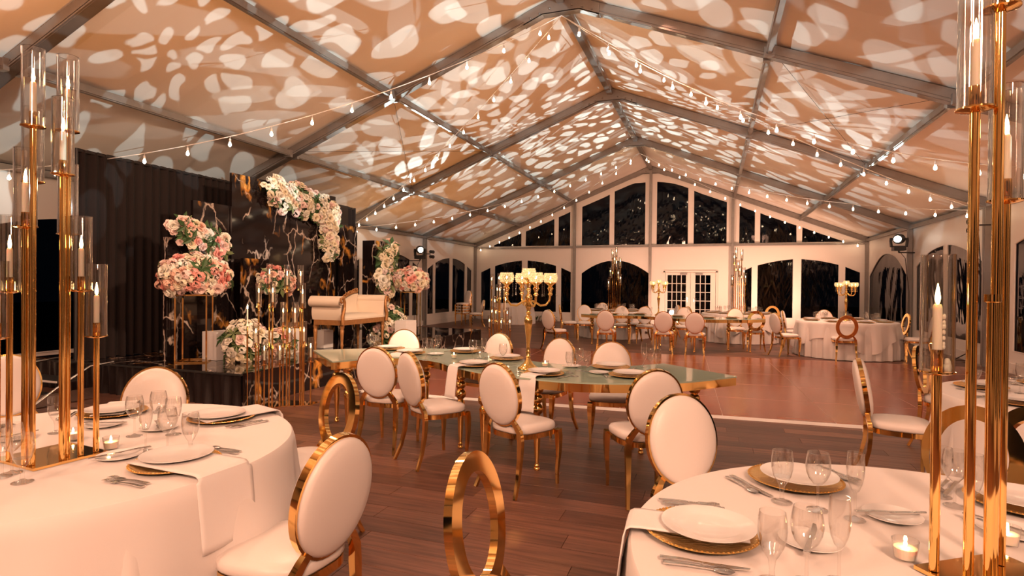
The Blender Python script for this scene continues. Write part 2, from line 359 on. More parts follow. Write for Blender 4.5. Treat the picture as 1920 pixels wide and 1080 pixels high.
for k in range(6):
    y0, y1 = FR[k], FR[k + 1]
    for t in (-.7189, -.4154, .4154, .7189):
        x = t * W; z = roof_z(x) + .07
        mb = MB().box((x, (y0 + y1) / 2, z), (.085, y1 - y0 - .1, .09), 0); mb.box((x, (y0 + y1) / 2, z - .05), (.05, y1 - y0 - .1, .02))
        for yy in (y0 + .09, y1 - .09): mb.box((x, yy, z - .02), (.14, .06, .14))
        trim(mb)
    mb = MB().box((0, (y0 + y1) / 2, HR + .06), (.12, y1 - y0 - .12, .10)); trim(mb)     # ridge beam
    for s in (-1, 1):
        mb = MB().box((s * W, (y0 + y1) / 2, HE + .06), (.08, y1 - y0 - .1, .09)); trim(mb)  # eave beam
    # diagonal wind-bracing wire
    if k in (3,):
        for s in (-1, 1):
            for a, b in (((.72, 0), (.42, 1)), ((.72, 1), (.42, 0))):
                p = Vector((s * W * a[0], y0 + (y1 - y0) * a[1], roof_z(W * a[0]) + .12)); q = Vector((s * W * b[0], y0 + (y1 - y0) * b[1], roof_z(W * b[0]) + .12))
                trim(MB().tube([p, q], .0035, 5), 'dark_steel')
# ---------------------------------------------------------------- walls with window openings
def wall_sheet(name, length, ztop, holes, mapf, extra_breaks=()):
    """holes: list of (u0,u1,zlo(u),zhi(u)); mapf(u,z,d)->xyz with d through thickness"""
    us = set([0, length]) | set(extra_breaks)
    for h in holes: us |= {h[0], h[1]}
    n = int(length / .22)
    us |= {length * i / n for i in range(n + 1)}
    us = sorted(us); cl = [us[0]]
    for u in us[1:]:
        if u - cl[-1] > 1e-4: cl.append(u)
    mb = MB()
    def quad(a, b, c, d):      # four (u,z) corners -> thin slab
        P = [mapf(*q, 0) for q in (a, b, c, d)]; Q = [mapf(*q, .012) for q in (a, b, c, d)]
        mb.add(P + Q, [(0, 1, 2, 3), (7, 6, 5, 4), (0, 4, 5, 1), (2, 6, 7, 3), (1, 5, 6, 2), (3, 7, 4, 0)])
    for a, b in zip(cl, cl[1:]):
        m = (a + b) / 2; hs = sorted([h for h in holes if h[0] - 1e-6 <= m <= h[1] + 1e-6], key=lambda h: h[2](m))
        la, lb = 0, 0
        for h in hs:
            quad((a, la), (b, lb), (b, h[2](b)), (a, h[2](a))); la, lb = h[3](a), h[3](b)
        quad((a, la), (b, lb), (b, ztop(b)), (a, ztop(a)))
    return struct(ob(name, mb, 'vinyl', sharp=30))
nw = [0]
def window(hole, mapf, mat='pane'):
    nw[0] += 1; u0, u1, zl, zh = hole; n = max(2, int((u1 - u0) / .2)); mb = MB()
    w = bpy.data.objects.new('window_%d' % nw[0], None); COL.objects.link(w); struct(w)
    rows = 6
    def fn(i, j):
        u = u0 - .02 + (u1 - u0 + .04) * i; z = zl(u) - .02 + (zh(u) - zl(u) + .04) * j
        return mapf(u, z, .018 + .004 * math.sin(u * 9 + z * 2.1) * math.sin(z * 3 + u * 2) * math.sin(PI * i))
    mb.grid(fn, n * 2, rows * 2); ob('clear_pane', mb, mat, w, sharp=None)
    hem = MB()
    pts = [mapf(u0 + (u1 - u0) * i / n, zh(u0 + (u1 - u0) * i / n), -.004) for i in range(n + 1)] + [mapf(u1, zl(u1), -.004), mapf(u0, zl(u0), -.004)]
    hem.tube(pts, 0, rect=(.022, .006), closed=True); ob('window_hem', hem, 'vinyl', w)
    return w
cst = lambda v: (lambda u: v)
def arch(c, top, k): return lambda u: top - k * (u - c) ** 2
def bay_holes(L=4.625, flip=False, sill=.40):
    c = L / 2; z = arch(c, 2.5, .115)
    hs = [(.28, .72), (.90, 2.14), (2.38, 3.62), (3.82, 4.28)]
    return [(a, b, cst(sill), z) for a, b in hs]
gm = lambda u, z, d: (u - W, GY + d, z)              # gable: u from left
gtop = lambda u: roof_z(u - W) + .17
up_lo = cst(3.09)
def slope_top(off): return lambda u: roof_z(u - W) - off
def capd(off, cap): return lambda u: min(roof_z(u - W) - off, cap(u))
g_holes = []
a1 = arch(W - 5.1, 2.5, .125)
for a, b in ((-7.09, -6.65), (-6.46, -5.23), (-5.0, -3.75), (-3.55, -3.13)): g_holes.append((a + W, b + W, cst(.37), a1))
g_holes.append((-2.70 + W, -.02 + W, cst(.37), arch(W - 1.36, 2.49, .29)))
a4 = arch(W + 5.2, 2.5, .125)
for a, b in ((3.42, 3.68), (3.86, 5.05), (5.30, 6.50), (6.69, 7.16)): g_holes.append((a + W, b + W, cst(.37), a4))
for a, b in ((-6.50, -5.27), (-5.09, -3.84), (-3.68, -3.17), (-2.70, -1.57)): g_holes.append((a + W, b + W, up_lo, slope_top(.25)))
topc = lambda u: 5.54 - .12 * (u - W) ** 2
g_holes.append((-1.40 + W, -.18 + W, up_lo, capd(.2, lambda u: 5.52)))
g_holes.append((.24 + W, 1.42 + W, up_lo, lambda u: 5.52 - .20 * (u - W - .2) ** 2))
for a, b in ((1.61, 2.80), (3.22, 3.77), (3.93, 5.15), (5.32, 6.62)): g_holes.append((a + W, b + W, up_lo, slope_top(.23)))
door_hole = (.55 + W, 2.45 + W, cst(0), cst(2.06)); g_holes.append(door_hole)
wall_sheet('wall_back', 2 * W, gtop, g_holes, gm)
for h in g_holes:
    if h is not door_hole: window(h, gm)
for s, nm in ((-1, 'left'), (1, 'right')):
    allh = []; L0 = FR[0]
    mp = (lambda u, z, d, s=s: (s * (W + .06 + d + .02 * math.sin(u * 3.1) * (1 - z / 4)), L0 + u, z))
    for k in range(6):
        if s == 1 and k == 5: hs = [(1.0 - .75, 4.4, cst(.40), arch(2.4, 2.55, .17))]
        else: hs = bay_holes()
        allh += [(a + k * 4.625, b + k * 4.625, lo, (lambda u, f=hi, q=k * 4.625: f(u - q))) for a, b, lo, hi in hs]
    wall_sheet('wall_' + nm, 6 * 4.625, cst(HE + .12), allh, mp)
    for h in allh:
        if h[1] > 2: window(h, mp)
    bb = MB().box((s * (W + .03), GY - 11.5, .09), (.03, 23, .18)); struct(ob('baseboard_' + nm, bb, 'vinyl'))
mbk = lambda u, z, d: (u - W, FR[0] - d, z)
wall_sheet('wall_front', 2 * W, gtop, [(2, 5, cst(.4), cst(2.4)), (9, 12, cst(.4), cst(2.4))], mbk)
for x in (-W, -2.98, .02, 3.0, W): trim(MB().box((x, GY - .07, roof_z(x) / 2), (.10, .09, roof_z(x))).box((x, GY - .07, .01), (.26, .2, .02)))
for a, b in ((-W, -2.98), (-2.98, .02), (.02, 3.0), (3.0, W)): trim(MB().box(((a + b) / 2, GY - .05, 3.03), (b - a - .1, .06, .07)))
struct(ob('baseboard_back', MB().box((0, GY - .03, .09), (2 * W, .03, .18)), 'vinyl'))
# french doors
def door(x0, x1, cols, gx0, gx1, n, hside):
    d = bpy.data.objects.new('door_%d' % n, None); COL.objects.link(d); struct(d); y = GY - .02
    mb = MB(); mb.box(((x0 + gx0) / 2, y, 1.0), (gx0 - x0, .045, 2.0)); mb.box(((gx1 + x1) / 2, y, 1.0), (x1 - gx1, .045, 2.0))
    mb.box(((gx0 + gx1) / 2, y, 1.955), (gx1 - gx0, .045, .09)); mb.box(((gx0 + gx1) / 2, y, .14), (gx1 - gx0, .045, .28)); ob('door_leaf', mb, 'door_paint', d)
    rows = 5; z0, z1 = .28, 1.91
    for i in range(1, cols): x = gx0 + (gx1 - gx0) * i / cols; ob('muntin', MB().box((x, y, (z0 + z1) / 2), (.025, .03, z1 - z0)), 'door_paint', d)
    for j in range(1, rows): z = z0 + (z1 - z0) * j / rows; ob('muntin', MB().box(((gx0 + gx1) / 2, y, z), (gx1 - gx0, .03, .025)), 'door_paint', d)
    for i in range(cols):
        for j in range(rows):
            w, h = (gx1 - gx0) / cols, (z1 - z0) / rows
            ob('pane', MB().box((gx0 + w * (i + .5), y, z0 + h * (j + .5)), (w - .02, .006, h - .02)), 'pane', d)
    hx = gx1 + .05 if hside > 0 else gx0 - .05
    ob('door_handle', MB().box((hx, y - .035, .98), (.03, .02, .16)).tube([(hx, y - .04, 1.0), (hx, y - .07, 1.0), (hx - hside * .1, y - .07, 1.0)], .009, 6), 'silver', d)
    ob('door_closer', MB().box((x0 + .3 if hside < 0 else x1 - .25, y - .05, 1.95), (.26, .05, .06)), 'aluminium', d)
door(.60, 1.52, 4, .68, 1.36, 1, 1); door(1.53, 2.42, 3, 1.70, 2.24, 2, -1)
struct(ob('trim_door_frame', MB().box((.56, GY - .02, 1.03), (.06, .08, 2.06)).box((2.46, GY - .02, 1.03), (.06, .08, 2.06)).box((1.51, GY - .02, 2.045), (1.96, .08, .07)), 'door_paint'))
# ---------------------------------------------------------------- floor
fl = struct(ob('floor', MB().box((0, (FR[0] + GY) / 2, -.06), (2 * W + .6, GY - FR[0] + .6, .09)), 'subfloor'))
PW, PL = .185, 1.25
pm = MB()
g = .0018
pm.add([(-PL / 2 + g, -PW / 2 + g, 0), (PL / 2 - g, -PW / 2 + g, 0), (PL / 2 - g, PW / 2 - g, 0), (-PL / 2 + g, PW / 2 - g, 0), (-PL / 2, -PW / 2, -.004), (PL / 2, -PW / 2, -.004), (PL / 2, PW / 2, -.004), (-PL / 2, PW / 2, -.004), (-PL / 2, -PW / 2, -.014), (PL / 2, -PW / 2, -.014), (PL / 2, PW / 2, -.014), (-PL / 2, PW / 2, -.014)],
       [(0, 1, 2, 3), (4, 5, 1, 0), (5, 6, 2, 1), (6, 7, 3, 2), (7, 4, 0, 3), (8, 9, 5, 4), (9, 10, 6, 5), (10, 11, 7, 6), (11, 8, 4, 7)])
pmesh = pm.me('plank', 'floor_plank', 30)
DFY0, DFY1 = 7.04, 12.9
cells = []
for r in range(int((GY - FR[0]) / PW) + 1):
    y = FR[0] + PW * (r + .5); off = (r * .4567 % 1) * PL
    for c in range(int(2 * W / PL) + 2):
        x = -W - PL + off + c * PL + PL / 2
        if x > W + .3: continue
        if y > 7.4 and y < 12.4 and -2.0 < x < 7: continue
        cells.append((x, y))
def vis(c):
    d = Vector((c[0] - CX, c[1], 0)); zf = d.dot(Vector((-sy, cy, 0))); xr = d.dot(Vector((cy, sy, 0)))
    return zf > 1.9 and abs(xr) < zf * .9 + .7
near = sorted([c for c in cells if vis(c)], key=lambda c: (c[0] - CX) ** 2 + c[1] ** 2)[:285]
ns = set(near)
for c in near: mobj('plank', pmesh, fl, (c[0], c[1], 0))
rest = MB()
for c in cells:
    if c not in ns: rest.add([(x + c[0], y + c[1], z) for x, y, z in pm.v[:8]], pm.f[:5])
ro = ob('far_planks', rest, 'floor_plank', fl); ro['kind'] = 'stuff'
struct(ob('trim_outside_ground', MB().box((0, 9, -.35), (90, 90, .4)), 'ground')).name = 'floor_outside'
# dance floor
df = thing('dance_floor', 'large reddish wood-look portable dance floor with white edge in the tent middle', 'dance floor', (3.63, 7.08, 0), math.radians(2.6))
DP = 1.175
pan = MB().box((0, 0, .009), (DP - .006, DP - .006, .016)).me('floor_panel', 'parquet')
seam = MB()
for i in range(-5, 3):
    for j in range(5):
        mobj('floor_panel', pan, df, ((i + .5) * DP, (j + .5) * DP, 0))
for i in range(-4, 3): ob('seam_strip', MB().box((i * DP, 2.5 * DP, .0165), (.005, 5 * DP, .003)), 'seam_metal', df)
for j in range(1, 5): ob('seam_strip', MB().box((-DP, j * DP, .0165), (8 * DP, .004, .003)), 'seam_metal', df)
x0, x1, y1 = -5 * DP, 3 * DP, 5 * DP
def ramp(a, b, nrm):
    a, b, nrm = Vector((*a, 0)), Vector((*b, 0)), Vector((*nrm, 0)) * .085
    return MB().add([a + nrm, b + nrm, b + Vector((0, 0, .017)), a + Vector((0, 0, .017)), a, b], [(0, 1, 2, 3), (1, 5, 2), (0, 3, 4), (0, 4, 5, 1), (3, 2, 5, 4)])
for a, b, n_ in (((x0, 0), (x1, 0), (0, -1)), ((x0, y1), (x1, y1), (0, 1)), ((x0, 0), (x0, y1), (-1, 0)), ((x1, 0), (x1, y1), (1, 0))): ob('edge_ramp', ramp(a, b, n_), 'white_trim', df)
# ---------------------------------------------------------------- stage, drape, backdrop
st = thing('stage', 'low black stage with mirror-like marble deck and pleated black front skirt', 'stage', (0, 0, 0))
SX0, SX1, SY0, SY1, SZ = -6.9, -3.0, 5.42, 12.9, .40
for j in range(6):
    for i in range(3):
        w_, l_ = (SX1 - SX0) / 3, (SY1 - SY0) / 6
        ob('deck_panel', MB().box((SX0 + w_ * (i + .5), SY0 + l_ * (j + .5), SZ - .012), (w_ - .004, l_ - .004, .024)), 'black_marble', st)
ob('stage_frame', MB().box(((SX0 + SX1) / 2, (SY0 + SY1) / 2, SZ / 2 - .02), (SX1 - SX0 - .06, SY1 - SY0 - .06, SZ - .03)), 'black_plastic', st)
for j in range(6):
    l_ = (SY1 - SY0) / 6; ob('marble_fascia', MB().box((SX1 + .005, SY0 + l_ * (j + .5), SZ / 2 - .005), (.02, l_ - .004, SZ - .01)), 'black_marble', st)
def skirt(u, v): a = SX0 + (SX1 - SX0) * u; return (a, SY0 - .02 - .018 * math.sin(a * 42) * (1 - .5 * v) - .012 * math.sin(a * 17 + 2 * v) + .0, SZ * v - .01 * 0)
ob('pleated_skirt', MB().grid(skirt, 260, 4), 'black_satin', st, sharp=None)
ob('edge_trim', MB().box(((SX0 + SX1) / 2, SY0 - .035, SZ - .01), (SX1 - SX0 + .05, .03, .022)), 'black_plastic', st)
# steps with rails
sp_ = thing('stage_steps', 'black portable steps with bright white nosings and metal rails beside the stage', 'steps', (-5.62, 4.86, 0))
for j, (zz, yy) in enumerate(((.13, -.32), (.27, -.02))):
    ob('tread', MB().box((0, yy, zz), (.98, .29, .03)), 'black_plastic', sp_)
    ob('nosing', MB().box((0, yy - .15, zz + .004), (.98, .012, .022)), 'white_trim', sp_)
for s in (-1, 1): ob('side_rail', MB().tube([(s * .52, -.47, .02), (s * .52, -.2, .2), (s * .52, .2, .42), (s * .52, .5, .44)], .014, 8).box((s * .5, -.1, .08), (.03, .7, .14)), 'silver', sp_)
def drape(name, label, p0, p1, z0, z1, waves, parent_mat='black_velvet'):
    t = thing(name, label, 'drape', (0, 0, 0)); p0, p1 = Vector((*p0, 0)), Vector((*p1, 0)); d = (p1 - p0); n_ = Vector((-d.y, d.x, 0)).normalized()
    def fn(u, v):
        a = u * waves * 2 * PI; p = p0 + d * u + n_ * (.035 * math.sin(a + .5 * math.sin(a * .37)) * (1 - .35 * v)); return (p.x, p.y, z0 + (z1 - z0) * v + .008 * math.sin(a))
    ob('fabric', MB().grid(fn, int(waves * 8), 6), parent_mat, t, sharp=None)
    ob('crossbar', MB().tube([p0 + Vector((0, 0, z1 - .03)), p1 + Vector((0, 0, z1 - .03))], .02, 8), 'dark_steel', t)
    for k in range(3):
        q = p0 + d * (k / 2); ob('upright', MB().tube([q + Vector((0, 0, z0)), q + Vector((0, 0, z1))], .022, 8).box((q.x, q.y, z0 + .006), (.35, .35, .012)), 'dark_steel', t)
    return t
drape('pipe_drape', 'tall black pleated drape hanging behind the marble stage backdrop', (-5.82, 5.36), (-5.82, 11.75), .41, 3.3, 46)
# marble backdrop
bd = thing('backdrop', 'stepped backdrop of tall black marble panels with gold and white veins', 'backdrop', (0, 0, SZ))
BX = -4.95
for a, b, z, dx in ((6.42, 7.09, 2.31, 0), (7.10, 8.42, 2.84, .04), (8.43, 9.74, 2.84, .04), (9.95, 10.55, 2.31, 0)):
    ob('marble_panel', MB().box((BX + dx, (a + b) / 2, z / 2), (.05, b - a, z)), 'black_marble', bd)
ob('marble_panel', MB().box((BX - .25, 10.15, 1.37), (.3, .5, 2.74)), 'black_satin', bd)
ob('marble_panel', MB().box((BX + .3, 7.35, .74), (.06, .55, 1.48)), 'black_marble', bd)
ob('marble_panel', MB().box((BX + .1, 6.15, .86), (.06, .5, 1.72)), 'black_marble', bd)
for y in (7.1, 8.42, 9.74): ob('backdrop_brace', MB().tube([(BX - .05, y, 2.3), (BX - .5, y, .02)], .02, 6).box((BX - .3, y, .01), (.6, .06, .02)), 'dark_steel', bd)
# ---------------------------------------------------------------- chairs
def superpoly(wf, wb, d, n=36, p=3.2):
    out = []
    for i in range(n):
        a = 2 * PI * i / n; c, s = math.cos(a), math.sin(a)
        x = math.copysign(abs(c) ** (2 / p), c); y = math.copysign(abs(s) ** (2 / p), s)
        w = wb + (wf - wb) * (y + 1) / 2; out.append((x * w / 2, y * d / 2 + .01))
    return out
def build_chair(name, ring):
    t = thing(name, '', 'chair')
    out = superpoly(.455, .37, .42); n = len(out); cx_ = 0; cyy = .01
    mb = MB(); vs, fs = [], []
    prof = [(.96, .425), (1.0, .437), (1.0, .462), (.96, .478), (.82, .488), (.5, .495), (.2, .498)]
    for q, z in prof: vs += [(x * q, cyy + (y - cyy) * q, z) for x, y in out]
    for j in range(len(prof) - 1):
        for i in range(n): k = (i + 1) % n; fs.append((j * n + i, j * n + k, (j + 1) * n + k, (j + 1) * n + i))
    fs.append(tuple(range((len(prof) - 1) * n, len(prof) * n))); fs.append(tuple(range(n - 1, -1, -1)))
    ob('seat', mb.add(vs, fs), 'leather', t, 60)
    mb = MB(); vs = [(x * .985, cyy + (y - cyy) * .985, z) for z in (.388, .425) for x, y in out]
    mb.add(vs, [(i, (i + 1) % n, n + (i + 1) % n, n + i) for i in range(n)] + [tuple(range(n - 1, -1, -1)), tuple(range(n, 2 * n))]); ob('seat_frame', mb, 'gold', t)
    for s in (-1, 1):
        pts = [(s * .198, .185, .42), (s * .203, .195, .36), (s * .200, .200, .24), (s * .193, .192, .10), (s * .192, .196, 0)]
        ob('leg', MB().tube(pts, 0, rect=[(.046, .046), (.042, .042), (.032, .032), (.022, .022), (.020, .020)], up=(0, 1, 0)), 'gold', t, 30)
        pts = [(s * .100, -.226, .545), (s * .135, -.214, .50), (s * .165, -.202, .45), (s * .172, -.198, .38), (s * .172, -.205, .26), (s * .182, -.235, .12), (s * .200, -.285, 0)]
        ob('leg', MB().tube(pts, 0, rect=[(.030, .022), (.034, .026), (.040, .030), (.042, .032), (.036, .028), (.028, .024), (.022, .022)], up=(0, 1, 0)), 'gold', t, 30)
    a, b, zc = .2, .238, .71; Mx = Matrix.Translation((0, -.238, zc)) @ Matrix.Rotation(math.radians(9), 4, 'X')
    N = 40
    def band(ai, bi, ao, bo, th):
        vs = []
        for (p, q, y) in ((ai, bi, -th), (ao, bo, -th), (ao, bo, th), (ai, bi, th)):
            vs += [(p * math.cos(2 * PI * i / N), y, q * math.sin(2 * PI * i / N)) for i in range(N)]
        return MB().add(vs, [(j * N + i, j * N + (i + 1) % N, ((j + 1) % 4) * N + (i + 1) % N, ((j + 1) % 4) * N + i) for j in range(4) for i in range(N)]).xf(Mx)
    if ring:
        ob('ring_back', band(a - .066, b - .066, a, b, .015), 'gold', t, 30)
    else:
        ob('back_band', band(a - .02, b - .02, a, b, .016), 'gold', t, 30)
        for s, nm in ((1, 'backrest'), (-1, 'rear_pad')):
            vs = []; rr = [(.985, 0), (.985, .012), (.96, .024), (.88, .034), (.65, .043), (.3, .047)]
            for q, y in rr: vs += [((a - .008) * q * math.cos(2 * PI * i / N), s * (.006 + y), (b - .008) * q * math.sin(2 * PI * i / N)) for i in range(N)]
            fs = [(j * N + i, j * N + (i + 1) % N, (j + 1) * N + (i + 1) % N, (j + 1) * N + i) for j in range(5) for i in range(N)] + [tuple(range(5 * N, 6 * N)), tuple(range(N - 1, -1, -1))]
            ob(nm, MB().add(vs, fs).xf(Mx), 'leather', t, 60)
    return learn(t)
OV = build_chair('oval_back_chair', False); RG = build_chair('ring_back_chair', True)
ZT = .955
def chair_at(proto, x, y, deg, label, group=None): return place(proto, (x, y, 0), math.radians(deg), label, group)
def chair_top(proto, px, py, deg, label, group=None):
    v = PZ(px, py, ZT - .01); a = math.radians(deg); return chair_at(proto, v.x - math.sin(a) * .275, v.y + math.cos(a) * .275, deg, label, group)
def chair_ray(proto, px, Y, deg, label, group=None):
    v = PY(px, 560, Y); return chair_at(proto, v.x, Y, deg, label, group)
G1 = 'chairs round the near green glass table'; GA = 'chairs at the left cloth table'; GB = 'chairs at the right cloth table'; GC_ = 'chairs at the table by the right wall'
w_ = 'white oval-back chair with gold frame, '
chair_at(OV, -.50, 4.66, 2, w_ + 'back to camera at left end of glass table', G1)
chair_at(OV, .10, 4.42, -33, w_ + 'side-on in the curve of the glass table', G1)
chair_at(OV, .98, 4.11, -24, w_ + 'back to camera before the candelabra', G1)
chair_at(OV, 1.86, 4.22, 27, w_ + 'half hidden at right end of glass table', G1)
chair_top(OV, 758, 617, 205, w_ + 'facing camera across the glass table, leftmost of four', G1)
chair_top(OV, 938, 624, 163, w_ + 'facing left just behind the candelabra foot', G1)
chair_top(OV, 1053, 633, 161, w_ + 'facing left across the table, right of candelabra', G1)
chair_top(OV, 1147, 640, 190, w_ + 'facing camera squarely, rightmost across glass table', G1)
chair_top(OV, 1272, 737, 213, w_ + 'tucked behind the near right table', GB)
chair_top(OV, 640, 814, 84, w_ + 'very close in the foreground, facing left', GA)
chair_top(RG, 877, 848, -92, 'shiny gold ring-back chair very close at the bottom centre', GB)
chair_top(RG, 645, 699, 158, 'gold ring-back chair turned from camera right of the left cloth table', GA)
chair_top(OV, 295, 687, 214, w_ + 'facing camera behind the left cloth table glasses', GA)
chair_top(OV, 1608, 671, -97, w_ + 'seen edge-on before the dance floor at right', GC_)
chair_top(RG, 1718, 648, -118, 'gold ring-back chair seen partly through the right candle tube', GC_)
chair_top(RG, 1824, 760, 163, 'large gold ring-back chair behind the right-hand gold rods', GB)
chair_top(RG, 1948, 764, 118, 'gold ring-back chair cut off by the right picture edge', GB)
chair_top(OV, 14, 664, 250, w_ + 'seen edge-on at the far left picture edge', GA)
G2 = 'chairs round the far green glass table'
far = [(OV, 1042, 12.75, -28, 'turned right at left end of far glass table'), (RG, 1067, 15.6, -70, None), (OV, 1097, 15.6, 196, None), (OV, 1137, 13.05, 6, 'left of three backs before far glass table'),
       (OV, 1167, 15.3, 192, None), (OV, 1209, 15.2, 186, None), (OV, 1245, 13.15, 3, 'middle of three backs before far glass table'), (OV, 1283, 15.3, 183, None), (OV, 1304, 13.1, 0, 'right of three backs before far glass table'),
       (OV, 1380, 15.3, 181, None), (RG, 1414, 14.6, 8, None)]
ql = iter(['gold ring-back chair edge-on at the left end of far glass table', w_ + 'leftmost facing camera behind the far glass table', w_ + 'facing camera beside the left far cloth table',
           w_ + 'facing camera left of the far gold candelabra', w_ + 'facing camera in front of the french doors', w_ + 'rightmost facing camera behind far glass table', 'copper-looking ring-back chair at the right end of the far glass table'])
for pr, px, Y, a, l in far: chair_ray(pr, px, Y, a, (w_ + l) if l else next(ql), G2)
G3 = 'chairs at the far cloth tables'
for pr, px, Y, a, l in [(OV, 1130, 17.75, 190, w_ + 'behind the left far cloth table'), (RG, 1197, 16.0, 60, 'dark ring-back chair right of the left far cloth table'), (OV, 1254, 17.3, 110, w_ + 'edge-on behind the far candelabra'),
        (OV, 1307, 16.4, -60, w_ + 'left of the right far cloth table'), (RG, 1447, 17.9, 170, 'pale gold ring-back chair behind the right far cloth table')]: chair_ray(pr, px, Y, a, l, G3)
G4 = 'chairs at the cloth table by the back right corner'
for pr, px, Y, a, l in [(OV, 1474, 13.7, -62, w_ + 'turned right, left of the corner cloth table'), (OV, 1491, 14.9, -95, w_ + 'edge-on behind left of the corner cloth table'), (RG, 1583, 13.25, 2, 'copper ring-back chair squarely in front of the corner cloth table'),
        (OV, 1551, 15.7, 185, w_ + 'behind the corner cloth table'), (RG, 1676, 14.6, 95, 'gold ring-back chair right behind the corner cloth table'), (OV, 1722, 13.75, 78, w_ + 'beside the right wall, facing the corner table')]: chair_ray(pr, px, Y, a, l, G4)
chair_ray(OV, 893, 18.6, 120, w_ + 'standing alone in the far left corner', 'spare chairs in the far corner')
for k in range(4):
    v = PY(868, 600, 19.2); o = place(OV, (v.x, 19.2, k * .105), math.radians(150), w_ + ['lowest', 'second', 'third', 'topmost'][k] + ' of the stack in the far left corner', 'stacked chairs in the far corner')
# ---------------------------------------------------------------- round tables with cloths
def cloth_mb(R, hem, folds, amp, seed, corner=None, zt=.765):
    rnd = random.Random(seed); ph = [rnd.uniform(0, 6.28) for _ in range(6)]; n = 220; mb = MB()
    rings = [(0.0, zt), (R * .35, zt), (R * .7, zt), (R * .96, zt), (R * .992, zt - .003), (R, zt - .012)]
    vs, fs = [], []
    K = 12
    for r, z in rings:
        for i in range(n): a = 2 * PI * i / n; vs.append((max(r, .001) * math.cos(a), max(r, .001) * math.sin(a), z))
    for j in range(1, K + 1):
        v = j / K
        for i in range(n):
            a = 2 * PI * i / n
            h = hem if corner is None else hem + (corner - hem) * (.5 + .5 * math.cos(4 * a + ph[5])) ** 1.3
            z = zt - .012 - (zt - .012 - h) * v; d = min(1, (zt - z) / .5)
            f = (math.sin(folds * a + ph[0] + .9 * math.sin(2 * a + ph[1])) * .6 + math.sin(folds * 1.73 * a + ph[2]) * .25 + .25 * math.sin(3 * a + ph[3]) + .55 * (1 - abs(math.sin(folds * .5 * a + ph[4] + .6 * math.sin(3 * a)))) ** 2.5)
            r = R + .004 + amp * d * (1.0 + f) * .8
            vs.append((r * math.cos(a), r * math.sin(a), z))
    m = len(rings) + K
    for j in range(m - 1):
        for i in range(n): k = (i + 1) % n; fs.append((j * n + i, j * n + k, (j + 1) * n + k, (j + 1) * n + i))
    return mb.add(vs, fs)
def round_table(x, y, R, where, folds=26, amp=.055, seed=1, overlay=True, rot=.3):
    t = thing('round_table', 'round folding table hidden under the white cloth, ' + where, 'table', (x, y, 0), 0, 'round cloth-covered tables')
    ob('tabletop', MB().lathe([(.01, .735), (R - .02, .735), (R - .01, .745), (R - .02, .755), (.01, .755)], 40), 'carved_wood', t)
    for a in range(4): q = a * PI / 2 + .6; ob('leg', MB().tube([(.5 * math.cos(q), .5 * math.sin(q), .735), (.62 * math.cos(q), .62 * math.sin(q), 0)], .014, 8), 'dark_steel', t)
    c = ob('tablecloth', cloth_mb(R, .012, folds, amp, seed), 'cloth', loc=(x, y, 0)); tag(c, 'long white tablecloth falling to the floor, ' + where, 'tablecloth', 'white tablecloths')
    if overlay:
        c = ob('overlay_cloth', cloth_mb(R + .012, .44, folds * .6, amp * 1.15, seed + 50, corner=.14, zt=.768), 'cloth', loc=(x, y, 0), rot=(0, 0, rot)); tag(c, 'white overlay cloth with a pointed uneven hem, ' + where, 'tablecloth', 'white overlay cloths')
AX, AY, BXx, BY = -.37, 1.765, 3.03, 1.83
round_table(AX, AY, .915, 'left foreground table', 16, .078, 3, True, .75)
round_table(BXx, BY, .93, 'right foreground table', 16, .07, 4, False)
round_table(4.82, 4.85, .93, 'right edge table behind the gold rods', 20, .04, 5)
round_table(5.1, 14.3, .98, 'far right corner table', 26, .055, 6, True, .2)
round_table(-.36, 16.7, .95, 'far table left of the doors', 26, .05, 7)
round_table(3.0, 16.85, .95, 'far table right of the doors', 26, .05, 8)
v = PY(962, 600, 20.6); round_table(v.x, 20.6, .76, 'small table by the far left window', 30, .05, 9, False)
# ---------------------------------------------------------------- tableware
TZ = .769
cg = ob('charger_plate', MB().lathe([(.005, 0), (.10, 0), (.112, .003), (.145, .012), (.164, .015), (.168, .017), (.164, .019), (.145, .016), (.112, .008), (.005, .006)], 48), 'charger_gold'); tag(cg, '', 'plate')
bead = MB()
for i in range(72): a = 2 * PI * i / 72; bead.sphere((.162 * math.cos(a), .162 * math.sin(a), .018), .0042, 5, 3)
ob('beaded_rim', bead, 'charger_gold', cg)
dp = ob('dinner_plate', MB().lathe([(.005, .004), (.075, 0), (.085, .003), (.125, .014), (.135, .017), (.135, .019), (.125, .018), (.092, .009), (.08, .006), (.005, .006)], 48), 'porcelain'); tag(dp, '', 'plate')
bp_ = ob('bread_plate', MB().lathe([(.005, .003), (.05, 0), (.055, .002), (.080, .010), (.085, .012), (.085, .014), (.078, .012), (.052, .005), (.005, .005)], 40), 'porcelain'); tag(bp_, '', 'plate')
def stem_glass(name, prof_o):
    inner = [(max(r - .0016, .001), z) for r, z in reversed(prof_o) if z > prof_o[-1][1] * .42]
    t = thing(name, '', 'glass')
    k = next(i for i, (r, z) in enumerate(prof_o) if z > prof_o[-1][1] * .4)
    ob('foot', MB().lathe(prof_o[:4] , 28), 'glass', t); ob('stem', MB().lathe(prof_o[3:k + 1], 12), 'glass', t)
    ob('bowl', MB().lathe(prof_o[k:] + inner, 28, cap=False), 'glass', t, 60)
    return learn(t)
WG = stem_glass('wine_glass', [(.034, 0), (.034, .002), (.015, .005), (.0045, .012), (.0038, .05), (.0045, .082), (.014, .088), (.028, .105), (.036, .125), (.039, .145), (.037, .168), (.032, .192)])
WT = stem_glass('water_goblet', [(.034, 0), (.034, .002), (.016, .005), (.008, .012), (.006, .03), (.010, .058), (.018, .070), (.028, .09), (.034, .115), (.0355, .135), (.0345, .155), (.0315, .178)])
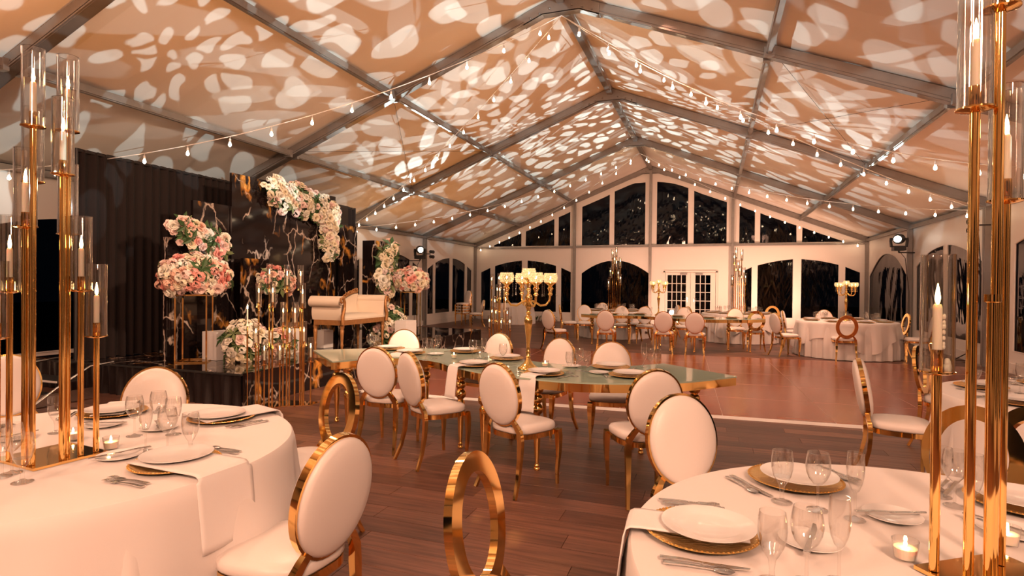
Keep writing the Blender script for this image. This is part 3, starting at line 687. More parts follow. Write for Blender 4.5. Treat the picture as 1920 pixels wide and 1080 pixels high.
FL = stem_glass('champagne_flute', [(.031, 0), (.031, .002), (.013, .005), (.0045, .012), (.0036, .05), (.0045, .086), (.012, .094), (.020, .115), (.025, .14), (.0265, .165), (.0255, .19), (.0235, .215)])
def cutlery(kind):
    mb = MB(); hb = lambda L0, L1, w: mb.tube([(0, L0, .004), (0, (L0 + L1) / 2, .006), (0, L1, .004)], 0, rect=[(w, .004), (w * .7, .004), (w * .45, .003)], up=(0, 0, 1))
    if kind == 'fork':
        hb(-.10, .03, .016); mb.box((0, .042, .004), (.022, .028, .003))
        for i in range(4): mb.tube([(-.009 + i * .006, .054, .004), (-.009 + i * .006, .075, .008), (-.009 + i * .006, .098, .006)], 0, rect=(.003, .002), up=(0, 0, 1))
    if kind == 'knife':
        hb(-.11, .005, .018); mb.add([(-.006, 0, .002), (.009, 0, .002), (.010, .08, .002), (.004, .115, .002), (-.006, .12, .002), (-.006, 0, .005), (.009, 0, .005), (.010, .08, .005), (.004, .115, .005), (-.006, .12, .005)], [(4, 3, 2, 1, 0), (5, 6, 7, 8, 9), (0, 1, 6, 5), (1, 2, 7, 6), (2, 3, 8, 7), (3, 4, 9, 8), (4, 0, 5, 9)])
    if kind == 'spoon':
        hb(-.09, .04, .014); mb.sphere((0, .062, .005), .02, 12, 6, (.85, 1.4, .2))
    return mb
FK = tag(ob('fork', cutlery('fork'), 'silver'), '', 'fork'); KN = tag(ob('knife', cutlery('knife'), 'silver'), '', 'knife'); SN = tag(ob('spoon', cutlery('spoon'), 'silver'), '', 'spoon')
learn(cg)
for o in (dp, bp_, FK, KN, SN): TREE[o.name] = []
def napkin_mb(r_edge, width=.15, drop=.28, back=.13, wid2=None):
    """strip lying from plate centre outward (+x) over the table edge at r_edge from plate centre"""
    prof = [(-back, .0), (0, .0), (r_edge * .5, .0), (r_edge - .03, .001), (r_edge, -.001), (r_edge + .012, -.008), (r_edge + .019, -.03), (r_edge + .030, -drop * .4), (r_edge + .040, -drop * .7), (r_edge + .048, -drop)]
    mb = MB()
    n = 12
    def fn(u, v):
        k = v * (len(prof) - 1); i = min(int(k), len(prof) - 2); f = k - i; x = prof[i][0] * (1 - f) + prof[i + 1][0] * f; z = prof[i][1] * (1 - f) + prof[i + 1][1] * f
        w = (u - .5) * width * (1 + (.10 if z < -.02 else 0)); hang = max(0, -z) / drop
        return (x + .006 * hang * math.sin(u * 5 + 1), w, z + .004)
    mb.grid(fn, n, 27)
    return mb
def napkin_obj(mb, loc, a):
    n = ob('napkin', mb, 'napkin_cloth', loc=loc, rot=(0, 0, a)); so_ = n.modifiers.new('thickness', 'SOLIDIFY'); so_.thickness = .004; so_.offset = -1; return n
def put(proto, x, y, z, rz, label, group): return place(proto, (x, y, z), rz, label, group)
gname = dict(c='gold beaded charger plates', p='white dinner plates', b='small white side plates', f='silver forks', k='silver knives', s='silver spoons')
def setting(cx_, cy_, ang, rp, where, edge=None, nap=True, z=TZ, cut=True, bread=(.30, -.03), dz=.02, sh=(0, 0), forks=True):
    """ang: direction from table centre to diner"""
    a = math.radians(ang); o = Vector((math.cos(a), math.sin(a), 0)); f = -o; r = Vector((-math.sin(a), math.cos(a), 0)) ; c = Vector((cx_, cy_, z)) + o * rp
    rz = a
    put(cg, c.x, c.y, z, rz, 'gold beaded charger plate ' + where, gname['c'])
    d = c + f * .02 + r * sh[0]
    put(dp, d.x, d.y, z + .0225, rz, 'white dinner plate on gold charger ' + where, gname['p'])
    if nap and edge is not None:
        nb = napkin_mb(edge - rp, .23 if ang < 80 else .15); n = napkin_obj(nb, (c.x, c.y, z + .017), a); tag(n, 'folded white napkin hanging over the edge ' + where, 'napkin', 'white napkins')
    if not cut: return c
    up = a + PI / 2      # local +Y of cutlery points toward centre
    if forks:
        for q, ff in ((-.205, 0), (-.235, -.015)):
            p = c + r * q + f * (ff - .02); put(FK, p.x, p.y, z + .001, up + .05, 'patterned silver fork, %s of the pair %s' % ('inner' if q > -.22 else 'outer', where), gname['f'])
    p = c + r * .20; put(KN, p.x, p.y, z + .001, up, 'patterned silver knife ' + where, gname['k'])
    p = c + r * .228 - f * .01; put(SN, p.x, p.y, z + .001, up, 'silver spoon beside the knife ' + where, gname['s'])
    if bread:
        p = c + f * bread[0] + r * bread[1]; put(bp_, p.x, p.y, z + .001, 0, 'small white side plate ' + where, gname['b'])
        p2 = p + r * .01; put(KN, p2.x, p2.y, z + .0165, up + 1.3, 'silver butter knife lying on side plate ' + where, gname['k'])
    return c
GN = {'wine_glass': 'empty wine glasses', 'water_goblet': 'empty water goblets', 'champagne_flute': 'empty champagne flutes'}
def glass_px(proto, px, py, where, z=TZ):
    v = PZ(px, py, z); nm = {'wine_glass': 'clear stemmed wine glass', 'water_goblet': 'clear short-stemmed water goblet', 'champagne_flute': 'tall clear champagne flute'}[proto.name.split('.')[0]]
    put(proto, v.x, v.y, z + .001, 0, nm + ' ' + where, GN[proto.name.split('.')[0]])
A_ = 'left foreground table'; B_ = 'right foreground table'
ER = .918
setting(AX, AY, -3, .665, 'nearest the camera, ' + A_, ER, sh=(.02, 0))
setting(AX, AY, 71, .66, 'at the back, ' + A_, ER, bread=(.30, .02))
setting(AX, AY, 131, .66, 'behind the gold rods, ' + A_, ER)
setting(AX, AY, 190, .66, 'at the far left edge, ' + A_, ER)
setting(BXx, BY, 182, .72, 'at bottom left, ' + B_, ER + .004, sh=(0.01, 0))
setting(BXx, BY, 124, .70, 'at the back, ' + B_, None, nap=False, bread=(.36, -.06))
setting(BXx, BY, 62, .68, 'at the right, ' + B_, None, nap=False, bread=(.33, 0))
for p, x, y, w in [(WG, 252, 818, 'left of the back trio'), (WG, 297, 806, 'centre of the back trio'), (WT, 325, 815, 'right of the back trio'),
                (FL, 273, 846, 'left of the front trio'), (WG, 314, 848, 'centre of the front trio'), (WT, 357, 852, 'right of the front trio'), (WT, 105, 812, 'alone between the gold rods'),
                (WG, 22, 888, 'among the cut-off glasses at left edge'), (WT, 42, 905, 'rightmost of the left edge glasses'), (FL, 4, 895, 'at the very left picture edge')]: glass_px(p, x, y, w + ', ' + A_)
for p, x, y, w in [(WT, 1466, 942, 'left of the back trio'), (WG, 1533, 957, 'middle of the back trio'), (FL, 1603, 975, 'right of the back trio'),
                (WT, 1447, 1092, 'left of the front trio'), (WG, 1512, 1094, 'middle of the front trio'), (FL, 1573, 1092, 'right of the front trio'),
                (WT, 1764, 932, 'left of the right trio'), (WG, 1790, 950, 'middle of the right trio'), (FL, 1826, 978, 'right of the right trio')]: glass_px(p, x, y, w + ', ' + B_)
# tea lights
def build_tealight():
    t = thing('tealight_holder', '', 'candle')
    ob('glass_cup', MB().lathe([(.022, 0), (.026, .003), (.033, .055), (.0315, .055), (.0245, .006), (.005, .005)], 28, cap=False), 'glass', t)
    w = ob('wax', MB().lathe([(.02, .006), (.0245, .007), (.0285, .034), (.004, .033)], 24), 'wax', t)
    ob('flame', MB().lathe([(.001, .034), (.004, .040), (.0045, .044), (.003, .051), (.0006, .058)], 10), 'flame', t)
    return learn(t)
TL = build_tealight()
def tea(px, py, w, z=TZ): v = PZ(px, py, z); put(TL, v.x, v.y, z + .001, 0, 'small lit tea light in glass cup ' + w, 'lit tea lights')
tea(208, 843, 'right of the gold rods, ' + A_); tea(137, 826, 'behind the gold base, ' + A_); tea(1697, 1050, 'left of the gold base, ' + B_); tea(1888, 1022, 'behind the gold base, ' + B_)
for px, py, w in [(851, 672, 'left of the candelabra'), (1022, 688, 'right of the candelabra')]: tea(px, py, w + ' on near glass table', .771)
# ---------------------------------------------------------------- gold candle-rod stands
def candle_unit(t, x, y, h, tube=True, lit=True, rr=.0115, tr=.038, th=.31, z0=.012, taper=False, flame_only=False, mat='gold', seg=16):
    r = ob('rod', MB().tube([(x, y, z0), (x, y, h)], rr, seg), mat, t)
    if taper:
        c = ob('candle', MB().lathe([(.009, h + .012), (.008, h + .2), (.002, h + .207)], 10, (x, y, 0)).lathe([(.004, h), (.022, h + .004), (.022, h + .008), (.011, h + .03), (.004, h + .03)], 12, (x, y, 0)), 'wax', t)
        ob('flame', MB().lathe([(.001, h + .207), (.007, h + .222), (.0075, h + .23), (.004, h + .25), (.0008, h + .268)], 8, (x, y, 0)), 'flame', c); return
    if not tube: ob('sleeve', MB().lathe([(rr + .004, h - .02), (rr + .006, h - .018), (rr + .006, h), (rr, h)], seg, (x, y, 0)), mat, r); return
    ob('drip_disc', MB().lathe([(rr, h - .012), (.03, h - .008), (tr + .003, h - .004), (tr + .003, h), (.02, h + .001)], 24, (x, y, 0)).lathe([(.0125, h), (.0135, h + .002), (.0135, h + .055), (.011, h + .055)], seg, (x, y, 0)), mat, t)
    ob('glass_tube', MB().lathe([(tr, h + .001), (tr, h + th - .003), (tr + .0008, h + th), (tr - .003, h + th), (tr - .0032, h + .001)], 28, (x, y, 0), cap=False), 'tube_glass', t)
    c = ob('candle', MB().lathe([(.0105, h + .05), (.0110, h + .055), (.0105, h + .165), (.008, h + .172), (.001, h + .170)], 14, (x, y, 0)), 'wax', t)
    ob('flame', MB().lathe([(.001, h + .172), (.0055, h + .182), (.0065, h + .190), (.004, h + .208), (.0007, h + .226)], 10, (x, y, 0)), 'flame', c)
def base_plate(t, poly, th=.010, mat='gold'): ob('base_plate', MB().prism(poly, .0, th), mat, t, 20)
ax, ay = -.36, 1.66
stA = thing('candle_rod_stand', 'tall gold multi-rod candle stand with glass tubes, ' + A_, 'candle holder', (ax, ay, TZ), 0, 'gold rod candle stands on tables')
pa, pb = PZ(62, 884, TZ), PZ(203, 849, TZ); dv = Vector((pb.x - pa.x, pb.y - pa.y)); nv = Vector((-dv.y, dv.x)).normalized() * .30
base_plate(stA, [(pa.x - ax, pa.y - ay), (pb.x - ax, pb.y - ay), (pb.x + nv.x - ax, pb.y + nv.y - ay), (pa.x + nv.x - ax, pa.y + nv.y - ay)])
def Zat(X, Y, py):
    lo, hi = -1., 6.
    for _ in range(40):
        m = (lo + hi) / 2; d = Vector((X, Y, m)) - C0; yy = 540 - FPX * d.dot(Ur) / d.dot(Fw)
        if yy > py: lo = m
        else: hi = m
    return lo
for bx, by, tb in [(180, 847, 629), (151, 854, 543), (116, 862, 326), (125, 856, 245), (60, 872, 236), (46, 871, 424), (17, 862, 545), (126, 838, 438), (60, 852, 340), (-6, 866, 632)]:
    v = PZ(bx, by, TZ + .01); candle_unit(stA, v.x - ax, v.y - ay, Zat(v.x, v.y, tb) - TZ, th=.305, rr=.0112)
learn(stA)
bx_, by_ = 3.02, 1.90
stB = thing('candle_rod_stand', 'tall gold multi-rod candle stand with glass tubes, ' + B_, 'candle holder', (bx_, by_, TZ), 0, 'gold rod candle stands on tables')
q = [PZ(1713, 1066, TZ), PZ(1868, 1094, TZ), PZ(1925, 1065, TZ), PZ(1878, 1040, TZ)]
p0 = Vector((q[0].x, q[0].y)); p1 = Vector((q[3].x, q[3].y)); d = (p1 - p0).normalized(); nn = Vector((d.y, -d.x)); L_ = .30
base_plate(stB, [(p.x - bx_, p.y - by_) for p in (p0, p0 + nn * L_, p0 + nn * L_ + d * L_, p0 + d * L_)])
for bx, by, tb, tube in [(1751, 1070, 695, 1), (1815, 1084, 203, 1), (1860, 1090, 14, 1), (1875, 1058, 375, 1), (1853, 1092, 552, 0)]:
    v = PZ(bx, by, TZ + .01); candle_unit(stB, v.x - bx_, v.y - by_, Zat(v.x, v.y, tb) - TZ, tube=bool(tube), th=.30, rr=.0115)
# wax drips on the near candle
v = PZ(1751, 1070, TZ + .01); hz = Zat(v.x, v.y, 695) - TZ
dr = MB()
for z, rr_ in ((.14, .006), (.125, .005), (.115, .006), (.10, .005), (.085, .005), (.07, .0045), (.062, .005), (.02, .011), (.008, .014)): dr.sphere((v.x - bx_ + (.014 if z > .05 else .022), v.y - by_ - .001, hz + z), rr_, 8, 6, (.8, .8, 1.3))
ob('wax_drip', dr, 'wax', stB)
def stand_copy(x, y, lab, hs, base=.34):
    t = thing('candle_rod_stand', lab, 'candle holder', (x, y, TZ), 0, 'gold rod candle stands on tables'); rnd = random.Random(int(x * 10))
    base_plate(t, [(-.2, -.15), (.2, -.15), (.2, .15), (-.2, .15)])
    n = len(hs)
    for i, h in enumerate(hs): candle_unit(t, -.17 + .34 * (i / (n - 1)), (-.10, .0, .10)[i % 3], h, th=.3, seg=8)
stand_copy(-.36, 16.7, 'dense cluster of gold candle rods, far table left of the doors', [.62, .95, 1.15, 1.48, 1.3, 1.55, 1.2, .9, 1.25, .75])
stand_copy(3.0, 16.85, 'gold candle rod cluster, far table right of the doors', [.75, 1.35, 1.5, 1.15, 1.0, 1.45, .95, .8])
# floor clusters beside the stage
CL = [(463, 480, 1, 760), (479, 651, 0, 763), (484, 575, 0, 757), (495, 684, 0, 767), (504, 540, 0, 758), (510, 575, 0, 763), (524, 683, 0, 762), (530, 612, 0, 757), (537, 543, 0, 762), (542, 650, 0, 759), (552, 613, 0, 763), (562, 543, 0, 757), (566, 577, 0, 762), (569, 648, 0, 758), (582, 678, 0, 757)]
fc = thing('candle_rod_cluster', 'large floor-standing cluster of gold candle rods at the near stage corner', 'candle holder', (-2.62, 5.72, 0), 0, 'floor clusters of gold candle rods')
base_plate(fc, [(-.36, -.30), (-.02, -.32), (.02, -.12), (.32, .08), (.30, .26), (-.1, .2), (-.36, 0)], .008)
for i, (px, tb, tp, bp) in enumerate(CL):
    v = PZ(px, bp, .008); h = Zat(v.x, v.y, tb if not tp else 612)
    candle_unit(fc, v.x + 2.62, v.y - 5.72, h, taper=bool(tp), th=.30, rr=.010, tr=.034, z0=.008, seg=10)
learn(fc)
dup(fc, (-1.98, 11.2, 0), 1.9, 'distant floor-standing cluster of gold candle rods by the stage end', 'floor clusters of gold candle rods')
# ---------------------------------------------------------------- green glass serpentine tables
def catmull(P, n=6):
    out = []
    for i in range(len(P) - 1):
        p0, p1, p2, p3 = P[max(i - 1, 0)], P[i], P[i + 1], P[min(i + 2, len(P) - 1)]
        for k in range(n):
            t = k / n; out.append(tuple(.5 * ((2 * p1[j]) + (-p0[j] + p2[j]) * t + (2 * p0[j] - 5 * p1[j] + 4 * p2[j] - p3[j]) * t * t + (-p0[j] + 3 * p1[j] - 3 * p2[j] + p3[j]) * t ** 3) for j in (0, 1)))
    out.append(P[-1]); return out
T1o = [(-1.78, 5.18), (-1.42, 5.50), (-1.0, 5.74), (-.6, 5.87), (-.29, 5.88), (.04, 5.73), (.35, 5.50)]
T1i = [(.29, 4.56), (.12, 4.68), (-.12, 4.90), (-.43, 5.03), (-.68, 5.0), (-.85, 4.80), (-1.02, 4.50)]
T2o = [(.353, 5.495), (.66, 5.30), (.96, 5.19), (1.29, 5.17), (1.60, 5.30), (1.90, 5.62)]
T2i = [(2.53, 5.06), (2.12, 4.60), (1.72, 4.37), (1.35, 4.27), (1.02, 4.29), (.72, 4.36), (.5, 4.44), (.293, 4.56)]
def turned_leg(x, y): 
    prof = [(.018, 0), (.026, .006), (.026, .02), (.018, .03), (.024, .04), (.018, .05), (.016, .06), (.034, .36), (.038, .42), (.03, .44), (.022, .45), (.045, .475), (.05, .50), (.045, .525), (.024, .545), (.042, .565), (.046, .585), (.042, .605), (.024, .62), (.045, .64), (.052, .665), (.045, .69), (.03, .70), (.03, .715)]
    return MB().lathe(prof, 16, (x, y, 0))
def glass_table(name, lab, o_, i_, legs, org):
    t = thing(name, lab, 'table', (org[0], org[1], 0), 0, 'green glass serpentine tables')
    poly = catmull(o_) + catmull(i_); cx_ = sum(p[0] for p in poly) / len(poly); cy_ = sum(p[1] for p in poly) / len(poly)
    # inset outlines
    def inset(P, d):
        out = []; n = len(P)
        for k in range(n):
            a, b = Vector(P[k - 1]), Vector(P[(k + 1) % n]); tt = (b - a)
            if tt.length < 1e-6: out.append(P[k]); continue
            tt.normalize(); nn_ = Vector((tt.y, -tt.x)); out.append((P[k][0] + nn_.x * d, P[k][1] + nn_.y * d))
        return out
    def tri_prism(P, Q, z0, z1):   # strip between outer and inner curves (same count)
        n = len(P); vs = [(x, y, z) for z in (z0, z1) for x, y in P + Q]; fs = []
        m = 2 * n
        for k in range(n - 1): fs.append((k, k + 1, n + k + 1, n + k)); fs.append((m + k, m + n + k, m + n + k + 1, m + k + 1)); fs.append((k, m + k, m + k + 1, k + 1)); fs.append((n + k, n + k + 1, m + n + k + 1, m + n + k))
        fs.append((0, n, m + n, m)); fs.append((n - 1, m + n - 1, m + 2 * n - 1, 2 * n - 1)); return MB().add(vs, fs)
    def resample(P, n):
        L = [0]
        for a, b in zip(P, P[1:]): L.append(L[-1] + math.dist(a, b))
        out = []
        for k in range(n + 1):
            s = L[-1] * k / n; j = max(i for i in range(len(L)) if L[i] <= s + 1e-9); j = min(j, len(P) - 2); f = (s - L[j]) / max(L[j + 1] - L[j], 1e-9); out.append((P[j][0] * (1 - f) + P[j + 1][0] * f, P[j][1] * (1 - f) + P[j + 1][1] * f))
        return out
    O = resample(catmull(o_), 40); I = list(reversed(resample(catmull(i_), 40)))
    O = [(x - 0, y - 0) for x, y in O]
    ob('glass_top', tri_prism(O, I, .757, .769), 'green_glass', t, 30)
    def lerp(P, Q, f): return [(a[0] * (1 - f) + b[0] * f, a[1] * (1 - f) + b[1] * f) for a, b in zip(P, Q)]
    o2, i2 = lerp(O, I, .02), lerp(I, O, .02)
    fr = tri_prism(o2, lerp(O, I, .045), .69, .7565); f2 = tri_prism(i2, lerp(I, O, .045), .69, .7565); fr.add(f2.v, f2.f)
    for k in (0, 40):
        a, b = Vector((*o2[k], .723)), Vector((*i2[k], .723)); fr.tube([a, b], 0, rect=(.02, .066), up=(0, 0, 1))
    ob('gold_apron', fr, 'gold', t, 30)
    for x, y in legs: ob('leg', turned_leg(x, y), 'gold', t, 50)
    return learn(t)
ta = glass_table('glass_table', 'frosted green glass serpentine table on gold legs, near one, left half', T1o, T1i, [(-1.5, 5.22), (-1.05, 4.78), (-.63, 5.62), (.16, 4.80), (.16, 5.48)], (0, 0))
tb_ = glass_table('glass_table', 'frosted green glass serpentine table on gold legs, near one, right half under candelabra', T2o, T2i, [(.46, 4.62), (.50, 5.25), (1.0, 4.45), (1.74, 5.22), (2.2, 4.95)], (0, 0))
dup(ta, (.95, 9.15, 0), 0, 'frosted green glass serpentine table on gold legs, far one, left half', None)
dup(tb_, (.95, 9.15, 0), 0, 'frosted green glass serpentine table on gold legs, far one, right half', None)
GZ = .770
ng = 'on the near glass table'
def plate_px(px, py, ang, where, nap=None):
    v = PZ(px, py, GZ + .02); a = math.radians(ang); put(cg, v.x, v.y, GZ, 0, 'gold-rimmed charger ' + where, gname['c']); put(dp, v.x, v.y, GZ + .0225, 0, 'white dinner plate ' + where, gname['p'])
    if nap: 
        n = napkin_obj(napkin_mb(nap), (v.x, v.y, GZ + .017), a); tag(n, 'long white napkin hanging beside chair ' + where, 'napkin', 'white napkins')
    r = Vector((-math.sin(a), math.cos(a)))
    put(FK, v.x - r.x * .2, v.y - r.y * .2, GZ + .001, a + PI / 2, 'silver fork beside plate ' + where, gname['f']); put(KN, v.x + r.x * .2, v.y + r.y * .2, GZ + .001, a + PI / 2, 'silver knife beside plate ' + where, gname['k'])
plate_px(731, 652, 120, 'far side left end ' + ng); plate_px(768, 660, -100, 'near side left end ' + ng, .20); plate_px(873, 657, 80, 'far side middle ' + ng)
plate_px(889, 682, -125, 'left of the candelabra ' + ng, .20); plate_px(950, 670, 60, 'behind the candelabra ' + ng); plate_px(1020, 698, -110, 'right of the candelabra ' + ng, .20)
plate_px(1146, 686, 85, 'far side right end ' + ng); plate_px(1180, 701, -70, 'near side right end ' + ng)
for px, py, w in [(817, 665, 'far left'), (1072, 688, 'centre right'), (1123, 700, 'right')]:
    v = PZ(px, py, GZ); put(bp_, v.x, v.y, GZ + .001, 0, 'small white side plate %s %s' % (w, ng), gname['b'])
k = 0
for px, py in [(694, 660), (698, 658), (797, 676), (814, 672), (805, 668), (821, 668), (886, 674), (899, 672), (907, 676), (943, 684), (1068, 700), (1078, 706), (1086, 695), (1099, 697), (1207, 688), (1219, 694), (1232, 692)]:
    pr = (WG, WT, FL)[k % 3]; k += 1
    w = ['left end by first chair', 'left end beside the first', 'left group, front left', 'left group, right', 'left group, centre', 'left group, rear right', 'middle group, left', 'middle group, centre', 'middle group, right', 'alone left of candelabra', 'right group, front', 'right group, nearest', 'right group, rear left', 'right group, rear right', 'far right group, left', 'far right group, middle', 'far right group, right'][k - 1]
    glass_px(pr, px, py, w + ', near glass table', GZ)
DIRS = ['right', 'back right', 'back', 'back left', 'left', 'front left', 'front', 'front right']
def far_set(cx_, cy_, R, where, n=8, ph=0.):
    for i in range(n):
        a = ph + 2 * PI * i / n; x, y = cx_ + (R - .24) * math.cos(a), cy_ + (R - .24) * math.sin(a); w = 'at the ' + DIRS[i] + ' of ' + where
        put(cg, x, y, TZ, 0, 'gold charger ' + w, 'chargers on ' + where); put(dp, x, y, TZ + .0225, 0, 'white plate on charger ' + w, 'dinner plates on ' + where)
        for j, pr in enumerate((WG, WT)):
            b = a + .28 + .14 * j; put(pr, cx_ + (R - .42 + .05 * j) * math.cos(b), cy_ + (R - .42 + .05 * j) * math.sin(b), TZ + .001, 0, ('wine glass ', 'water goblet ')[j] + w, ('wine glasses on ', 'water goblets on ')[j] + where)
far_set(5.1, 14.3, .98, 'the far right corner table', 8, .3); far_set(-.36, 16.7, .95, 'the far table left of doors', 8, .1); far_set(3.0, 16.85, .95, 'the far table right of doors', 8, .2)
for i, ang in enumerate((95, 150, 205, 262)): 
    w = ['at the back', 'at the upper left', 'at the left', 'at the front'][i] + ', right edge table'
    setting(4.82, 4.85, ang, .68, w, None, nap=False, bread=None)
for px, py, p in [(1893, 745, WG), (1870, 728, WT), (1912, 738, FL), (1830, 726, WT)]: glass_px(p, px, py, {1893: 'nearest', 1870: 'half hidden by rod', 1912: 'at picture edge', 1830: 'left of rods'}[px] + ', right edge table')
for (x, y, n_) in [(-.35 + .95, 5.6 + 9.15, 0), (.6 + .95, 5.0 + 9.15, 1), (1.3 + .95, 4.8 + 9.15, 2), (1.8 + .95, 4.95 + 9.15, 3), (-1.0 + .95, 5.3 + 9.15, 4)]:
    w = ['second from left', 'middle', 'second from right', 'rightmost', 'leftmost'][n_] + ' on the far glass table'; put(cg, x, y, GZ, 0, 'gold charger ' + w, 'chargers on the far glass table'); put(dp, x, y, GZ + .0225, 0, 'white plate ' + w, 'plates on the far glass table')
    put(WG, x + .25, y + .1, GZ + .001, 0, 'wine glass ' + w, 'glasses on the far glass table')
# ---------------------------------------------------------------- candelabra
def build_candelabra():
    t = thing('candelabra', '', 'candelabra')
    ob('base', MB().lathe([(.085, 0), (.092, .004), (.09, .014), (.07, .026), (.04, .055), (.022, .085), (.016, .10)], 28), 'yellow_gold', t, 50)
    ob('stem', MB().lathe([(.016, .10), (.022, .108), (.015, .118), (.02, .15), (.016, .16), (.014, .2), (.018, .25), (.028, .34), (.036, .42), (.030, .46), (.014, .475), (.024, .49), (.014, .505), (.018, .52), (.028, .545), (.02, .57), (.024, .60), (.034, .62), (.03, .64), (.014, .66), (.02, .69), (.012, .70)], 20), 'yellow_gold', t, 60)
    R = .20
    for i in range(5):
        if i == 4: x, y, ax_ = 0, 0, 0
        else:
            a = 2 * PI * i / 4 + .62; x, y = R * math.cos(a), R * math.sin(a)
            pts = [(x * q, y * q, z) for q, z in ((.1, .60), (.3, .585), (.55, .555), (.8, .56), (.97, .60), (1.0, .66))]
            ob('arm', MB().tube(pts, [.011, .010, .009, .009, .010, .012], 8), 'yellow_gold', t, 60)
        z0 = .66 if i < 4 else .70
        ob('cup_stem', MB().lathe([(.012, z0 - .02), (.022, z0 - .005), (.014, z0 + .01), (.02, z0 + .03), (.028, z0 + .045), (.016, z0 + .06), (.024, z0 + .075), (.045, z0 + .09), (.055, z0 + .094), (.045, z0 + .098), (.01, z0 + .098)], 14, (x, y, 0)), 'yellow_gold', t, 60)
        bw = MB(); zb = z0 + .098
        for r_ in range(5):
            rr_ = .046 + .012 * math.sin(PI * (r_ + .6) / 5)
            for k in range(18): q = 2 * PI * (k + .5 * (r_ % 2)) / 18; bw.sphere((x + rr_ * math.cos(q), y + rr_ * math.sin(q), zb + .009 + r_ * .0165), .0088, 5, 4)
        b = ob('crystal_bowl', bw, 'crystal', t, None)
        ob('flame', MB().lathe([(.001, zb + .02), (.006, zb + .03), (.004, zb + .046), (.0008, zb + .058)], 8, (x, y, 0)), 'flame', b)
        dr_ = MB()
        for k in range(4):
            q = 2 * PI * k / 4 + .4
            for m_ in range(6): dr_.sphere((x + .053 * math.cos(q), y + .053 * math.sin(q), z0 + .082 - m_ * .019), .006 if m_ < 5 else .009, 5, 4, (1, 1, 1.3))
        ob('crystal_drops', dr_, 'glass', t, None)
    return learn(t)
CD = build_candelabra(); cgp = 'gold crystal candelabra'
v = PZ(990, 692, GZ); put(CD, v.x, v.y, GZ, 0, 'tall gold candelabra with beaded crystal cups on the near glass table', cgp)
v = PY(1237, 585, 14.9); put(CD, v.x, 14.55, GZ, .4, 'distant gold candelabra on the far glass table left of the doors', cgp)
put(CD, 5.1, 14.3, TZ, .2, 'distant gold candelabra on the far right corner table', cgp)
# ---------------------------------------------------------------- flowers
def petal_ball(n_r, kind):
    mb = MB()
    rings = [(5, .010, .020, 70), (5, .020, .030, 52), (6, .030, .042, 30), (6, .036, .050, 8)] if kind == 'rose' else [(5, .004, .012, 60), (6, .014, .03, 12)]
    for ri, (n, r0, r1, tilt) in enumerate(rings):
        for i in range(n):
            a = 2 * PI * i / n + ri * .7
            ct, st_ = math.cos(math.radians(tilt)), math.sin(math.radians(tilt)); w = r1 * .75; L = r1 * 1.05
            def P(u, v):   # u across, v outward
                rad = r0 * .35 + L * v * ct; h = L * v * st_ - (.25 * L * v * v) * (1 if ri > 1 else -.2)
                cx_ = rad * math.cos(a) - (u * w * (1 - .35 * v * v)) * math.sin(a); cy_ = rad * math.sin(a) + (u * w * (1 - .35 * v * v)) * math.cos(a)
                return (cx_ * (1 - .15 * abs(u) * v), cy_ * (1 - .15 * abs(u) * v), h + .15 * w * u * u + .004 * (3 - ri))
            vs = [P(u, v) for v in (.0, .55, 1.) for u in (-1, 0, 1)]
            mb.add(vs, [(0, 1, 4, 3), (1, 2, 5, 4), (3, 4, 7, 6), (4, 5, 8, 7)])
    return mb
rose_mb = petal_ball(0, 'rose'); floret = petal_ball(0, 'f')
hyd = MB(); rnd = random.Random(4)
for i in range(26):
    z = rnd.uniform(-.1, 1); a = rnd.uniform(0, 2 * PI); s_ = math.sqrt(max(0, 1 - z * z)); n_ = Vector((s_ * math.cos(a), s_ * math.sin(a), z))
    q = n_.to_track_quat('Z', 'Y').to_matrix().to_4x4(); q.translation = n_ * .035
    for j in range(4):
        b = j * PI / 2; c, s2 = math.cos(b), math.sin(b); vs = [Vector((0, 0, 0)), Vector((c * .008 - s2 * .006, s2 * .008 + c * .006, .002)), Vector((c * .017, s2 * .017, .001)), Vector((c * .008 + s2 * .006, s2 * .008 - c * .006, .002))]
        hyd.add([q @ v for v in vs], [(0, 1, 2, 3)])
leafm = MB()
for i in range(5):
    a = i * 1.25; c, s_ = math.cos(a), math.sin(a)
    leafm.add([(0, 0, 0), (c * .05 - s_ * .022, s_ * .05 + c * .022, .012), (c * .11, s_ * .11, -.004), (c * .05 + s_ * .022, s_ * .05 - c * .022, .012)], [(0, 1, 2, 3)])
FM = {}
for pm_ in ('cream_petal', 'ivory_petal', 'blush_petal', 'pink_petal', 'pale_pink_petal'):
    FM['rose', pm_] = rose_mb.me('rose', pm_, 60); FM['hyd', pm_] = hyd.me('hydrangea_bloom', pm_, None)
FM['leaf', 'leaf'] = leafm.me('leaf_sprig', 'leaf', None); FM['leaf', 'leaf_pale'] = leafm.me('leaf_sprig', 'leaf_pale', None)
def flowers(name, label, loc, pts, mix, leafp=.18, size=1., seed=1, core='leaf', group='rose and hydrangea arrangements', hyp=.35):
    """pts: list of (pos, normal) relative to loc"""
    t = thing(name, label, 'flowers', loc, 0, group); rnd = random.Random(seed)
    for p, n_ in pts:
        n_ = Vector(n_) + Vector((rnd.uniform(-.4, .4), rnd.uniform(-.4, .4), rnd.uniform(-.3, .5))); q = n_.to_track_quat('Z', 'Y').to_euler(); r = rnd.random()
        if r < leafp: mobj('leaf_sprig', FM['leaf', rnd.choice(('leaf', 'leaf', 'leaf_pale'))], t, p, q, rnd.uniform(.9, 1.4) * size)
        else:
            k = 'hyd' if rnd.random() < hyp else 'rose'; m_ = rnd.choice(mix)
            mobj('rose' if k == 'rose' else 'hydrangea_bloom', FM[k, m_], t, p, q, rnd.uniform(.75, 1.3) * size * (1.0 if k == 'rose' else 1.15))
    return t
